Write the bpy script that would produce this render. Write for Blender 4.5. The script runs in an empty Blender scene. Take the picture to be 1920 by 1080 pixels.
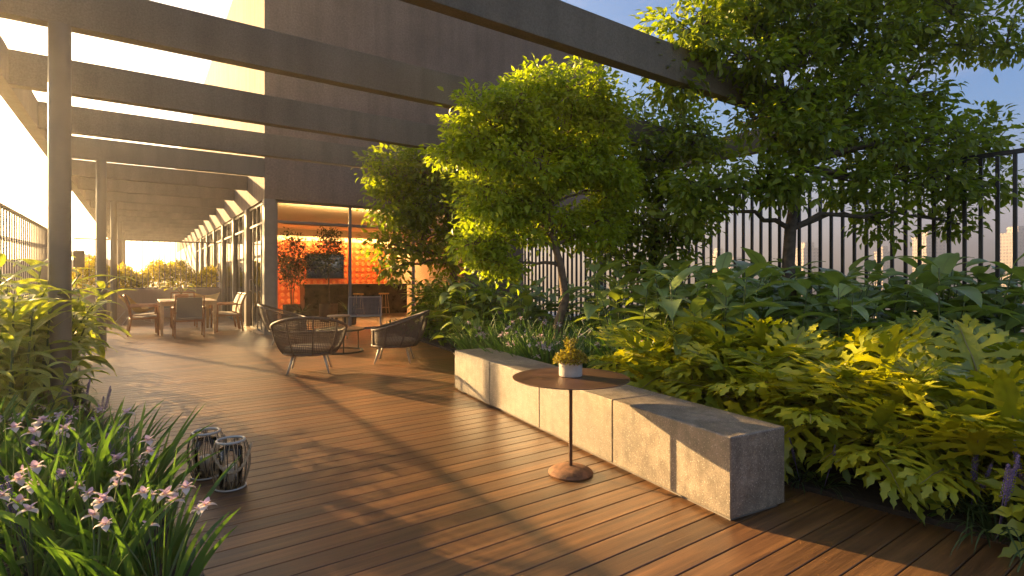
import bpy, math, random
import numpy as np
from mathutils import Vector, Matrix

# ------------------------------------------------------------------ camera, sky, sun, exposure
SC = bpy.context.scene
COL = SC.collection
R = math.radians
CAM_H, FPX, YAW = 1.3, 1006.0, R(34.95)
cam_d = bpy.data.cameras.new("camera")
cam_d.lens = 36 * FPX / 1920
cam_d.sensor_width = 36
cam_d.shift_y = -20 / 1920
cam_d.clip_start, cam_d.clip_end = 0.05, 20000
cam = bpy.data.objects.new("camera", cam_d)
COL.objects.link(cam)
cam.location = (0, 0, CAM_H)
cam.rotation_euler = (R(90), 0, -YAW)
SC.camera = cam

SUN_AZ, SUN_EL = 22.0, 15.0          # azimuth counted from +Y towards -X
sx = -math.sin(R(SUN_AZ)) * math.cos(R(SUN_EL))
sy = math.cos(R(SUN_AZ)) * math.cos(R(SUN_EL))
sz = math.sin(R(SUN_EL))
W = bpy.data.worlds.new("World")
SC.world = W
W.use_nodes = True
wn, wl = W.node_tree.nodes, W.node_tree.links
wn.clear()
w_out = wn.new("ShaderNodeOutputWorld")
w_bg = wn.new("ShaderNodeBackground")
w_sky = wn.new("ShaderNodeTexSky")
w_sky.sky_type = 'NISHITA'
w_sky.sun_disc = False
w_sky.sun_elevation = R(SUN_EL)
w_sky.sun_rotation = R(-SUN_AZ)
w_sky.air_density = 1.2
w_sky.dust_density = 1.8
w_sky.ozone_density = 2.5
w_bg.inputs[1].default_value = 0.05
# soft clouds, warm on the horizon
tc = wn.new("ShaderNodeTexCoord")
mp = wn.new("ShaderNodeMapping"); mp.inputs['Scale'].default_value = (1.6, 1.6, 4.5)
nz = wn.new("ShaderNodeTexNoise"); nz.inputs['Scale'].default_value = 1.7; nz.inputs['Detail'].default_value = 7; nz.inputs['Roughness'].default_value = .55
rp = wn.new("ShaderNodeValToRGB"); rp.color_ramp.elements[0].position = .46; rp.color_ramp.elements[1].position = .74
rp.color_ramp.elements[1].color = (.4, .4, .4, 1)
cl = wn.new("ShaderNodeMixRGB"); cl.blend_type = 'MIX'; cl.inputs[2].default_value = (5.5, 4.3, 4.1, 1)
wl.new(tc.outputs['Generated'], mp.inputs['Vector']); wl.new(mp.outputs[0], nz.inputs['Vector'])
wl.new(nz.outputs['Fac'], rp.inputs[0]); wl.new(rp.outputs[0], cl.inputs[0])
sxyz = wn.new("ShaderNodeSeparateXYZ"); wl.new(tc.outputs['Generated'], sxyz.inputs[0])
away = wn.new("ShaderNodeVectorMath"); away.operation = 'DOT_PRODUCT'; away.inputs[1].default_value = (.95, -.3, 0); wl.new(tc.outputs['Generated'], away.inputs[0])
ar = wn.new("ShaderNodeMapRange"); ar.inputs['From Min'].default_value = -.1; ar.inputs['From Max'].default_value = .75; wl.new(away.outputs['Value'], ar.inputs['Value'])
hr = wn.new("ShaderNodeMapRange"); hr.inputs['From Min'].default_value = .0; hr.inputs['From Max'].default_value = .24; hr.inputs['To Min'].default_value = .85; hr.inputs['To Max'].default_value = 0; wl.new(sxyz.outputs[2], hr.inputs['Value'])
hm = wn.new("ShaderNodeMath"); hm.operation = 'MULTIPLY'; wl.new(ar.outputs[0], hm.inputs[0]); wl.new(hr.outputs[0], hm.inputs[1])
blue = wn.new("ShaderNodeMixRGB"); blue.blend_type = 'MULTIPLY'; blue.inputs[2].default_value = (.52, .66, .92, 1); wl.new(ar.outputs[0], blue.inputs[0]); wl.new(w_sky.outputs[0], blue.inputs[1])
pink = wn.new("ShaderNodeMixRGB"); pink.inputs[2].default_value = (2.1, 1.62, 1.75, 1); wl.new(hm.outputs[0], pink.inputs[0]); wl.new(blue.outputs[0], pink.inputs[1])
wl.new(pink.outputs[0], cl.inputs[1]); wl.new(cl.outputs[0], w_bg.inputs[0]); wl.new(w_bg.outputs[0], w_out.inputs[0])

sd = bpy.data.lights.new("sun", 'SUN')
sd.energy = 5.0
sd.angle = R(0.5)
sd.color = (1.0, .65, .28)
sun = bpy.data.objects.new("sun", sd)
COL.objects.link(sun)
sun.rotation_euler = Vector((sx, sy, sz)).to_track_quat('Z', 'Y').to_euler()

SC.view_settings.view_transform = 'Standard'
SC.view_settings.look = 'None'
SC.view_settings.exposure = 2.4
SC.view_settings.gamma = 1
SC.render.engine = 'CYCLES'
SC.cycles.max_bounces = 8
SC.cycles.transparent_max_bounces = 12
SC.cycles.sample_clamp_indirect = 3
SC.cycles.use_denoising = True
SC.cycles.caustics_reflective = False
SC.cycles.caustics_refractive = False

# ------------------------------------------------------------------ helpers
def pxd(px, py, d):                      # a point of the photograph at a depth in metres
    u, v = (px - 960) / FPX, (520 - py) / FPX
    s, c = math.sin(YAW), math.cos(YAW)
    return Vector(((s + c * u) * d, (c - s * u) * d, CAM_H + v * d))
def gnd(px, d):
    p = pxd(px, 520, d); p.z = 0
    return p

class MB:
    def __init__(s): s.v = []; s.f = []; s.uv = []; s.mi = []; s.m = 0
    def add(s, vs, fs, uvs=None):
        o = len(s.v)
        s.v.extend([tuple(v) for v in vs])
        s.uv.extend(uvs if uvs else [(0, 0)] * len(vs))
        for f in fs: s.f.append(tuple(i + o for i in f)); s.mi.append(s.m)
        return s
    def box(s, x0, x1, y0, y1, z0, z1, b=0.0, mat=None):
        if b > 0:
            vs, fs = bevel_box(x0, x1, y0, y1, z0, z1, b)
        else:
            vs = [(x, y, z) for z in (z0, z1) for y in (y0, y1) for x in (x0, x1)]
            fs = [(0, 2, 3, 1), (4, 5, 7, 6), (0, 1, 5, 4), (2, 6, 7, 3), (0, 4, 6, 2), (1, 3, 7, 5)]
        if mat is not None: vs = [mat @ Vector(v) for v in vs]
        return s.add(vs, fs)
    def tube(s, pts, rad, n=8, cap=True, closed=False):
        pts = [Vector(p) for p in pts]
        k = len(pts)
        rads = rad if isinstance(rad, (list, tuple)) else [rad] * k
        vs, prev = [], None
        for i, p in enumerate(pts):
            if closed: t = pts[(i + 1) % k] - pts[i - 1]
            else: t = pts[min(i + 1, k - 1)] - pts[max(i - 1, 0)]
            t = t.normalized() if t.length > 1e-9 else Vector((0, 0, 1))
            if prev is None:
                a = Vector((0, 0, 1)) if abs(t.z) < .9 else Vector((1, 0, 0))
                u = t.cross(a).normalized()
            else:
                u = prev - t * prev.dot(t)
                u = u.normalized() if u.length > 1e-6 else t.orthogonal().normalized()
            prev = u
            w = t.cross(u)
            for j in range(n):
                a = 2 * math.pi * j / n
                vs.append(p + (u * math.cos(a) + w * math.sin(a)) * rads[i])
        fs = []
        for i in range(k if closed else k - 1):
            i2 = (i + 1) % k
            for j in range(n):
                j2 = (j + 1) % n
                fs.append((i * n + j, i * n + j2, i2 * n + j2, i2 * n + j))
        if cap and not closed:
            fs.append(tuple(range(n - 1, -1, -1)))
            fs.append(tuple((k - 1) * n + j for j in range(n)))
        return s.add(vs, fs)
    def lathe(s, prof, n=32, c=(0, 0, 0)):
        vs, fs = [], []
        for r, z in prof:
            for j in range(n):
                a = 2 * math.pi * j / n
                vs.append((c[0] + r * math.cos(a), c[1] + r * math.sin(a), c[2] + z))
        for i in range(len(prof) - 1):
            for j in range(n):
                j2 = (j + 1) % n
                fs.append((i * n + j, i * n + j2, (i + 1) * n + j2, (i + 1) * n + j))
        if prof[0][0] > 1e-6: fs.append(tuple(range(n - 1, -1, -1)))
        if prof[-1][0] > 1e-6: fs.append(tuple((len(prof) - 1) * n + j for j in range(n)))
        return s.add(vs, fs)
    def build(s, name, mats, parent=None, loc=None, smooth=False):
        return link(name, s.mesh(name, mats, smooth), parent, loc)
    def mesh(s, name, mats, smooth=False):
        me = bpy.data.meshes.new(name)
        me.from_pydata(s.v, [], s.f)
        if not isinstance(mats, (list, tuple)): mats = [mats]
        for m in mats: me.materials.append(m)
        if len(mats) > 1: me.polygons.foreach_set('material_index', s.mi)
        if any(u != (0, 0) for u in s.uv):
            lay = me.uv_layers.new(name="UVMap")
            li = np.empty(len(me.loops), dtype=np.int32); me.loops.foreach_get('vertex_index', li)
            lay.data.foreach_set('uv', np.array(s.uv, dtype=np.float32)[li].ravel())
        if smooth:
            me.polygons.foreach_set('use_smooth', [True] * len(me.polygons))
            if smooth == 'auto': me.set_sharp_from_angle(angle=R(40))
        me.update()
        return me

def bevel_box(x0, x1, y0, y1, z0, z1, b):
    vs, fs = [], []
    xs, ys, zs = (x0, x1), (y0, y1), (z0, z1)
    idx = {}
    for i in (0, 1):
        for j in (0, 1):
            for k in (0, 1):
                sx_, sy_, sz_ = (b if i == 0 else -b), (b if j == 0 else -b), (b if k == 0 else -b)
                for a, v in (('x', (xs[i], ys[j] + sy_, zs[k] + sz_)), ('y', (xs[i] + sx_, ys[j], zs[k] + sz_)), ('z', (xs[i] + sx_, ys[j] + sy_, zs[k]))):
                    idx[(i, j, k, a)] = len(vs); vs.append(v)
    I = idx
    for i in (0, 1): fs.append([I[(i, 0, 0, 'x')], I[(i, 1, 0, 'x')], I[(i, 1, 1, 'x')], I[(i, 0, 1, 'x')]])
    for j in (0, 1): fs.append([I[(0, j, 0, 'y')], I[(1, j, 0, 'y')], I[(1, j, 1, 'y')], I[(0, j, 1, 'y')]])
    for k in (0, 1): fs.append([I[(0, 0, k, 'z')], I[(1, 0, k, 'z')], I[(1, 1, k, 'z')], I[(0, 1, k, 'z')]])
    for i in (0, 1):
        for j in (0, 1): fs.append([I[(i, j, 0, 'x')], I[(i, j, 1, 'x')], I[(i, j, 1, 'y')], I[(i, j, 0, 'y')]])
        for k in (0, 1): fs.append([I[(i, 0, k, 'x')], I[(i, 1, k, 'x')], I[(i, 1, k, 'z')], I[(i, 0, k, 'z')]])
    for j in (0, 1):
        for k in (0, 1): fs.append([I[(0, j, k, 'y')], I[(1, j, k, 'y')], I[(1, j, k, 'z')], I[(0, j, k, 'z')]])
    for i in (0, 1):
        for j in (0, 1):
            for k in (0, 1): fs.append([I[(i, j, k, a)] for a in 'xyz'])
    c = Vector(((x0 + x1) / 2, (y0 + y1) / 2, (z0 + z1) / 2))
    out = []
    for f in fs:
        p = [Vector(vs[q]) for q in f]
        n = (p[1] - p[0]).cross(p[2] - p[0])
        m = sum(p, Vector()) / len(p)
        out.append(tuple(f) if n.dot(m - c) > 0 else tuple(reversed(f)))
    return vs, out

def link(name, data, parent=None, loc=None, rotz=None, scale=None):
    o = bpy.data.objects.new(name, data)
    COL.objects.link(o)
    if parent is not None: o.parent = parent
    if loc is not None: o.location = loc
    if rotz is not None: o.rotation_euler = (0, 0, rotz)
    if scale is not None: o.scale = (scale, scale, scale) if not isinstance(scale, (tuple, list)) else scale
    return o
def tag(o, label, cat, group=None):
    o['label'] = label; o['category'] = cat
    if group: o['group'] = group
    return o
def thing(name, label, cat, loc=(0, 0, 0), rotz=0, group=None):
    return tag(link(name, None, None, loc, rotz), label, cat, group)
def struct(o, kind='structure'):
    o['kind'] = kind
    return o
def dup(root, loc, rotz=0, label=None, scale=None):
    r = root.copy(); COL.objects.link(r); r.location = loc; r.rotation_euler = (0, 0, rotz)
    if scale: r.scale = (scale, scale, scale)
    if label: r['label'] = label
    for ch in list(root.children):
        c = ch.copy(); COL.objects.link(c); c.parent = r
        for g in list(ch.children):
            d = g.copy(); COL.objects.link(d); d.parent = c
    return r

# ------------------------------------------------------------------ materials
class NT:
    def __init__(s, name):
        s.m = bpy.data.materials.new(name); s.m.use_nodes = True
        s.n, s.l = s.m.node_tree.nodes, s.m.node_tree.links
        s.b = s.n['Principled BSDF']; s.out = s.n['Material Output']
    def new(s, t, **kw):
        x = s.n.new(t)
        for k, v in kw.items(): setattr(x, k, v)
        return x
    def link(s, a, b): s.l.new(a, b)
    def coord(s, kind='Object', scale=(1, 1, 1)):
        t = s.new('ShaderNodeTexCoord'); m = s.new('ShaderNodeMapping'); m.inputs['Scale'].default_value = scale
        s.link(t.outputs[kind], m.inputs[0]); return m.outputs[0]
    def noise(s, vec, scale, detail=4, rough=.55):
        x = s.new('ShaderNodeTexNoise'); x.inputs['Scale'].default_value = scale; x.inputs['Detail'].default_value = detail; x.inputs['Roughness'].default_value = rough
        if vec is not None: s.link(vec, x.inputs['Vector'])
        return x.outputs['Fac']
    def ramp(s, fac, stops):
        x = s.new('ShaderNodeValToRGB'); e = x.color_ramp.elements
        while len(e) < len(stops): e.new(.5)
        for i, (p, c) in enumerate(stops): e[i].position = p; e[i].color = (*c, 1) if len(c) == 3 else c
        s.link(fac, x.inputs[0]); return x.outputs[0]
    def mix(s, fac, a, b, mode='MIX'):
        x = s.new('ShaderNodeMixRGB', blend_type=mode)
        for i, v in ((0, fac), (1, a), (2, b)):
            if isinstance(v, (int, float)): x.inputs[i].default_value = v if i == 0 else (v, v, v, 1)
            elif isinstance(v, (tuple, list)): x.inputs[i].default_value = (*v, 1)
            else: s.link(v, x.inputs[i])
        return x.outputs[0]
    def math(s, op, a, b=None, c=None):
        x = s.new('ShaderNodeMath', operation=op)
        for i, v in enumerate((a, b, c)):
            if v is None: continue
            if isinstance(v, (int, float)): x.inputs[i].default_value = v
            else: s.link(v, x.inputs[i])
        return x.outputs[0]
    def bump(s, h, strength=.3, dist=.01):
        x = s.new('ShaderNodeBump'); x.inputs['Strength'].default_value = strength; x.inputs['Distance'].default_value = dist
        s.link(h, x.inputs['Height']); s.link(x.outputs[0], s.b.inputs['Normal'])
    def set(s, col=None, rough=None, metal=None, spec=None):
        for k, v in (('Base Color', col), ('Roughness', rough), ('Metallic', metal), ('Specular IOR Level', spec)):
            if v is None: continue
            if isinstance(v, (int, float)): s.b.inputs[k].default_value = v
            elif isinstance(v, (tuple, list)): s.b.inputs[k].default_value = (*v, 1)
            else: s.link(v, s.b.inputs[k])
        return s.m

def plain(name, col, rough=.5, metal=0, var=.25, scale=8, bump=.0, bscale=60, spec=.5):
    t = NT(name); v = t.coord()
    n = t.noise(v, scale, 6)
    d = tuple(c * (1 - var) for c in col); h = tuple(min(1, c * (1 + var)) for c in col)
    c = t.ramp(n, [(.3, d), (.7, h)])
    if bump: t.bump(t.noise(v, bscale, 5), bump, .01)
    rr = t.math('MULTIPLY_ADD', n, .25, rough - .12)
    return t.set(c, rr, metal, spec)

def stucco(name, col, scale=45, streak=.18):
    t = NT(name); v = t.coord()
    n1 = t.noise(v, 1.1, 6); n2 = t.noise(v, scale, 6, .7); st = t.noise(t.coord('Object', (2.2, 2.2, .12)), 2.0, 5)
    a = t.ramp(n1, [(.3, tuple(c * .86 for c in col)), (.7, tuple(c * 1.12 for c in col))])
    a = t.mix(.55, a, t.ramp(n2, [(.35, (.55, .55, .55)), (.65, (1.15, 1.15, 1.15))]), 'MULTIPLY')
    a = t.mix(streak, a, t.ramp(st, [(.35, (.4, .38, .36)), (.6, (1.2, 1.2, 1.2))]), 'MULTIPLY')
    t.bump(n2, .55, .012)
    return t.set(a, .85, 0, .25)

def leaf_mat(name, dark, light, trans=.45, tcol=None, rib=None, stripe=None, rough=.38, spec=.4):
    t = NT(name)
    geo = t.new('ShaderNodeNewGeometry')
    rnd = geo.outputs['Random Per Island']
    c = t.mix(rnd, dark, light)
    n = t.noise(t.coord('Object'), 9, 3)
    c = t.mix(.35, c, t.ramp(n, [(.3, (.6, .6, .6)), (.7, (1.25, 1.25, 1.25))]), 'MULTIPLY')
    if rib or stripe:
        uv = t.new('ShaderNodeUVMap'); sp = t.new('ShaderNodeSeparateXYZ'); t.link(uv.outputs[0], sp.inputs[0])
        dx = t.math('ABSOLUTE', t.math('SUBTRACT', sp.outputs[0], .5))
        if stripe:
            # slanted side veins of a variegated leaf
            q = t.math('ADD', t.math('MULTIPLY', dx, -5.5), t.math('MULTIPLY', sp.outputs[1], 3.2))
            w = t.math('ADD', q, t.math('MULTIPLY', rnd, 3))
            s1 = t.noise(None, 5.5, 4, .65)
            nd = s1.node; nd.noise_dimensions = '1D'; t.link(w, nd.inputs['W'])
            c = t.mix(t.ramp(s1, [(.47, (0, 0, 0)), (.53, (1, 1, 1))]), c, stripe)
        if rib:
            c = t.mix(t.ramp(dx, [(.02, (1, 1, 1)), (.06, (0, 0, 0))]), c, rib)
    t.set(c, rough, 0, spec)
    tr = t.new('ShaderNodeBsdfTranslucent')
    tc_ = t.mix(1, c, tcol or (1.5, 1.7, .55), 'MULTIPLY')
    t.link(tc_, tr.inputs[0])
    mx = t.new('ShaderNodeMixShader'); mx.inputs[0].default_value = trans
    t.link(t.b.outputs[0], mx.inputs[1]); t.link(tr.outputs[0], mx.inputs[2]); t.link(mx.outputs[0], t.out.inputs[0])
    return t.m

M = {}
# deck wood
t = NT('deck_wood')
v = t.coord('Object')
sp = t.new('ShaderNodeSeparateXYZ'); t.link(v, sp.inputs[0])
BW = .137
bi = t.math('FLOOR', t.math('DIVIDE', sp.outputs[1], BW))
wnz = t.new('ShaderNodeTexWhiteNoise', noise_dimensions='1D'); t.link(bi, wnz.inputs['W'])
rpi = t.new('ShaderNodeNewGeometry').outputs['Random Per Island']
off = t.new('ShaderNodeCombineXYZ'); t.link(t.math('MULTIPLY', rpi, 37), off.inputs[0]); t.link(bi, off.inputs[2])
ad = t.new('ShaderNodeVectorMath', operation='ADD'); t.link(v, ad.inputs[0]); t.link(off.outputs[0], ad.inputs[1])
m1 = t.new('ShaderNodeMapping'); m1.inputs['Scale'].default_value = (1.1, 26, 1); t.link(ad.outputs[0], m1.inputs[0])
m2 = t.new('ShaderNodeMapping'); m2.inputs['Scale'].default_value = (5, 190, 1); t.link(ad.outputs[0], m2.inputs[0])
g1 = t.noise(m1.outputs[0], 1.0, 5, .6); g2 = t.noise(m2.outputs[0], 1.0, 4, .6)
c = t.ramp(g1, [(.25, (.06, .026, .009)), (.5, (.145, .068, .022)), (.75, (.25, .122, .04))])
c = t.mix(.6, c, t.ramp(g2, [(.3, (.5, .5, .5)), (.7, (1.3, 1.3, 1.3))]), 'MULTIPLY')
c = t.mix(.75, c, t.ramp(rpi, [(0, (.5, .5, .52)), (.5, (.95, .93, .9)), (1, (1.4, 1.32, 1.2))]), 'MULTIPLY')
c = t.mix(.5, c, t.ramp(t.noise(v, .8, 7, .65), [(.35, (.62, .62, .64)), (.62, (1.15, 1.15, 1.15))]), 'MULTIPLY')
t.bump(t.math('ADD', g2, t.math('MULTIPLY', g1, .5)), .35, .004)
M['deck'] = t.set(c, t.math('MULTIPLY_ADD', g2, .26, .28), 0, .75)
# bench concrete
t = NT('bench_concrete'); v = t.coord()
n1 = t.noise(v, 3.2, 6); n2 = t.noise(v, 120, 6, .7); vo = t.new('ShaderNodeTexVoronoi'); vo.inputs['Scale'].default_value = 62; vo.inputs['Randomness'].default_value = 1; t.link(v, vo.inputs['Vector'])
st = t.noise(t.coord('Object', (7, 7, .8)), 2.5, 5)
a = t.ramp(n1, [(.3, (.19, .155, .12)), (.7, (.33, .27, .20))])
a = t.mix(.6, a, t.ramp(n2, [(.38, (.42, .42, .42)), (.62, (1.3, 1.3, 1.3))]), 'MULTIPLY')
a = t.mix(.55, a, t.ramp(t.noise(v, 13, 6, .7), [(.35, (.5, .48, .46)), (.6, (1.15, 1.15, 1.15))]), 'MULTIPLY')
a = t.mix(.4, a, t.ramp(st, [(.35, (.6, .6, .6)), (.65, (1.2, 1.2, 1.2))]), 'MULTIPLY')
a = t.mix(t.ramp(vo.outputs['Distance'], [(.12, (.8, .8, .8)), (.22, (0, 0, 0))]), a, (.55, .49, .42))
t.bump(n2, .3, .004)
M['concrete'] = t.set(a, t.math('MULTIPLY_ADD', n1, .35, .28), 0, .5)
M['concrete_wall'] = stucco('pebbledash_wall', (.42, .32, .25), 60, .1)
M['stucco'] = stucco('brown_stucco', (.26, .185, .13), 24, .2)
M['stucco_side'] = stucco('side_stucco_darkened', (.22, .16, .115), 30, .4)  # sunlit side's copy of the brown stucco, base darkened against blown-out sunlight
M['beam'] = stucco('painted_beam', (.215, .18, .13), 60, .2)
M['column'] = plain('column_concrete', (.16, .135, .098), .5, 0, .14, 2.5, .08, 70)
M['frame'] = plain('bronze_frame', (.23, .20, .165), .42, .0, .1)
M['black'] = plain('black_steel', (.012, .012, .014), .42, 0, .2)
M['rail'] = plain('taupe_rail', (.16, .13, .105), .5, 0, .15)
M['soil'] = plain('soil', (.03, .02, .013), .95, 0, .5, 20, .8, 40)
M['edging'] = plain('steel_edging', (.03, .032, .036), .45, .6, .2)
M['slab'] = plain('slab', (.2, .18, .16), .9)
M['corten'] = plain('corten_top', (.11, .055, .03), .38, .35, .35, 6, .08, 120)
M['rust'] = plain('rusty_base', (.20, .095, .045), .8, .1, .5, 25, .5, 120)
M['pot'] = plain('pale_pot', (.48, .41, .35), .7, 0, .15, 20, .15, 90)
M['rattan'] = plain('rattan', (.13, .085, .055), .6, 0, .3, 30)
M['rope'] = plain('rope_tan', (.42, .30, .17), .8, 0, .3, 60, .4, 200)
M['blackwood'] = plain('dark_cane', (.035, .022, .014), .5, 0, .4, 60)
M['legmetal'] = plain('leg_metal', (.46, .42, .36), .4, .2, .1)
M['cushion'] = plain('cushion', (.40, .30, .17), .9, 0, .15, 40, .2, 300)
M['greentable'] = plain('green_metal', (.045, .06, .042), .42, .2, .2)
M['teak'] = plain('teak', (.33, .15, .06), .5, 0, .3, 14)
M['oak'] = plain('pale_oak', (.55, .38, .20), .5, 0, .2, 12)
M['sling'] = plain('sling_grey', (.22, .18, .14), .85, 0, .15, 90, .3, 400)
M['sling_sunlit'] = plain('sling_sunlit', (.55, .46, .30), .8, 0, .12, 90, .2, 400)  # copy of the sling cloth with yellow sunlight put into its colour
M['yellowsling'] = plain('sling_yellow', (.60, .36, .10), .75, 0, .12, 30)
M['terracotta'] = plain('dark_planter', (.07, .045, .032), .6, 0, .25)
M['candle'] = plain('candle_wax', (.72, .66, .56), .5, 0, .05)
M['bark'] = plain('bark', (.16, .11, .075), .9, 0, .45, 14, .8, 45)
M['bark_dark'] = plain('bark_dark', (.10, .075, .055), .9, 0, .45, 14, .8, 45)
M['stem'] = plain('green_stem', (.11, .14, .045), .6, 0, .3)
M['petiole'] = plain('petiole', (.20, .17, .07), .55, 0, .3)
M['plaster'] = plain('plaster_warm', (.70, .58, .40), .8, 0, .06, 3)
M['floor_in'] = plain('indoor_floor', (.52, .40, .27), .35, 0, .1, 3)
M['marble'] = plain('dark_marble', (.07, .055, .03), .3, 0, .8, 4)
M['white_wall'] = plain('white_render', (.72, .66, .60), .8, 0, .06, 3)
M['dark_window'] = plain('window_dark', (.04, .035, .03), .2, 0, .2)
M['ground'] = plain('city_ground', (.12, .11, .10), .9, 0, .4, .01)
M['greyweave'] = plain('grey_weave', (.17, .17, .17), .7, 0, .2, 60)
# glass
t = NT('window_glass')
tr = t.new('ShaderNodeBsdfTransparent'); tr.inputs[0].default_value = (.95, .93, .9, 1)
gl = t.new('ShaderNodeBsdfGlossy'); gl.inputs['Roughness'].default_value = 0
fr = t.new('ShaderNodeFresnel'); fr.inputs[0].default_value = 1.33
mx = t.new('ShaderNodeMixShader'); t.link(fr.outputs[0], mx.inputs[0]); t.link(tr.outputs[0], mx.inputs[1]); t.link(gl.outputs[0], mx.inputs[2]); t.link(mx.outputs[0], t.out.inputs[0])
M['glass'] = t.m
# orange wall of moulded discs
M['orange'] = plain('orange_tile', (.52, .10, .018), .45, 0, .12, 2)
M['orange_disc'] = plain('orange_disc', (.62, .21, .06), .4, 0, .08, 2)
# lit lamp
t = NT('warm_lamp'); e = t.new('ShaderNodeEmission'); e.inputs[0].default_value = (1, .62, .26, 1); e.inputs[1].default_value = 26; t.link(e.outputs[0], t.out.inputs[0]); M['lamp'] = t.m
# tv picture: floodlights over a dark stand
t = NT('screen_picture'); v = t.coord('Generated'); sp = t.new('ShaderNodeSeparateXYZ'); t.link(v, sp.inputs[0])
vo = t.new('ShaderNodeTexVoronoi'); vo.inputs['Scale'].default_value = 38; t.link(v, vo.inputs['Vector'])
spk = t.ramp(vo.outputs['Distance'], [(.12, (1, 1, 1)), (.3, (0, 0, 0))])
low = t.ramp(sp.outputs[2], [(.05, (.2, .2, .2)), (.2, (.9, .9, 1)), (.42, (0, 0, 0))])
crowd = t.mix(1, spk, low, 'MULTIPLY')
gr = t.new('ShaderNodeTexGradient', gradient_type='SPHERICAL'); mm = t.new('ShaderNodeMapping'); mm.inputs['Location'].default_value = (-1.2, 0, -1.5); mm.inputs['Scale'].default_value = (2, 0, 2.0); t.link(v, mm.inputs[0]); t.link(mm.outputs[0], gr.inputs[0])
sky_ = t.ramp(gr.outputs[0], [(0, (.012, .014, .02)), (.35, (.10, .11, .12)), (1, (1.6, 1.65, 1.7))])
cc = t.mix(1, sky_, crowd, 'ADD')
e = t.new('ShaderNodeEmission'); t.link(cc, e.inputs[0]); e.inputs[1].default_value = .10; t.link(e.outputs[0], t.out.inputs[0]); M['screen'] = t.m
# leaves
M['leaf_gold'] = leaf_mat('leaf_lime', (.23, .32, .022), (.40, .48, .035), .55, (1.45, 1.4, .4), None)  # golden leaf tone, brightened to stand in for sun the beams block
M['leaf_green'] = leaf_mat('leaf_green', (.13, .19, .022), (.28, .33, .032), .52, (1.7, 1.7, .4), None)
M['leaf_deep'] = leaf_mat('leaf_deep', (.07, .13, .02), (.15, .22, .035), .48, (1.7, 1.7, .4), None)
M['broad'] = leaf_mat('broad_leaf', (.18, .25, .07), (.33, .42, .16), .3, (2.0, 1.9, .4), (.2, .25, .09), None, .30, .6)
M['broad_light'] = leaf_mat('broad_leaf_light', (.15, .24, .022), (.28, .36, .035), .45, (1.9, 1.8, .3), (.17, .2, .06), None, .35, .5)
M['philo'] = leaf_mat('split_leaf', (.16, .21, .018), (.46, .45, .03), .34, (1.8, 1.7, .25), None, None, .30, .6)  # bright yellow in the leaf colour stands in for patches of sunlight
M['ginger'] = leaf_mat('variegated_leaf', (.06, .13, .018), (.10, .19, .025), .45, (1.6, 1.6, .45), None, (.58, .58, .16), .38, .45)
M['iris'] = leaf_mat('sword_leaf', (.055, .12, .022), (.13, .21, .05), .34, (1.6, 1.7, .5), None, None, .4, .45)
M['liriope'] = leaf_mat('strap_leaf', (.025, .05, .015), (.06, .10, .03), .3, (1.5, 1.6, .5))
M['hedge'] = leaf_mat('hedge_leaf', (.12, .14, .015), (.42, .40, .03), .55, (2.0, 1.6, .3))
M['indoor_leaf'] = leaf_mat('indoor_leaf', (.012, .03, .010), (.035, .06, .018), .2)
M['mint'] = leaf_mat('tiny_leaf', (.12, .10, .018), (.42, .36, .04), .45, (1.6, 1.5, .5))
M['petal_white'] = leaf_mat('petal_pale', (.70, .58, .56), (.80, .72, .66), .4, (1, 1, 1), None, None, .6, .2)
M['petal_lilac'] = leaf_mat('petal_lilac', (.62, .42, .60), (.74, .56, .68), .4, (1, 1, 1), None, None, .6, .2)
M['petal_gold'] = plain('petal_throat', (.75, .33, .04), .6)
M['violet'] = plain('violet_bud', (.15, .11, .25), .7, 0, .3)

# ------------------------------------------------------------------ ground, deck, beds
mb = MB(); mb.box(-6000, 6000, -3000, 9000, -62, -60)
struct(mb.build('city_ground', M['ground']))
mb = MB(); mb.box(-2.2, 13.4, -4.0, 60, -.9, -.06)
struct(mb.build('terrace_slab', M['slab']))
mb = MB()
y = -3.0
while y < 20.75:
    iy = round(y / BW)
    mb.box(-1.75, 9.35, iy * BW + .003, (iy + 1) * BW - .003, -.03, 0, .0025)
    y += BW
struct(mb.build('deck', M['deck']))

def bed(name, poly, z=.03):
    mb = MB(); n = len(poly)
    vs = [(x, y, -.028) for x, y in poly] + [(x, y, z) for x, y in poly]
    mb.add(vs, [tuple(range(n, 2 * n))] + [(i, (i + 1) % n, n + (i + 1) % n, n + i) for i in range(n)])
    return struct(mb.build(name, M['soil']))
def edge_left(y):
    P = [(-3, .55), (1, .42), (2.8, .2), (4.5, -.05), (7.3, -.47), (12.6, -.93), (20.75, -1.15)]
    for (a, xa), (b, xb) in zip(P, P[1:]):
        if y <= b: return xa + (xb - xa) * (y - a) / (b - a)
    return P[-1][1]
ys_ = [-3 + i * (23.7 / 24) for i in range(25)]
bed('planting_soil', [(-1.7, ys_[0])] + [(edge_left(q), q) for q in ys_] + [(-1.7, ys_[-1])])
RB = [(3.75, -2.9), (3.45, .9), (3.3, 1.9), (3.62, 5.9), (4.5, 8.3), (5.1, 13.0)]
bed('planting_soil', RB + [(9.3, 13.0), (9.3, -2.9)])
def edge_right(y):
    for (xa, a), (xb, b) in zip(RB, RB[1:]):
        if y <= b: return xa + (xb - xa) * (y - a) / (b - a)
    return RB[-1][0]
mb = MB()
mb.tube([(edge_left(q), q, .02) for q in ys_], .022, 6)
struct(mb.build('bed_kerb', M['edging']))

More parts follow.
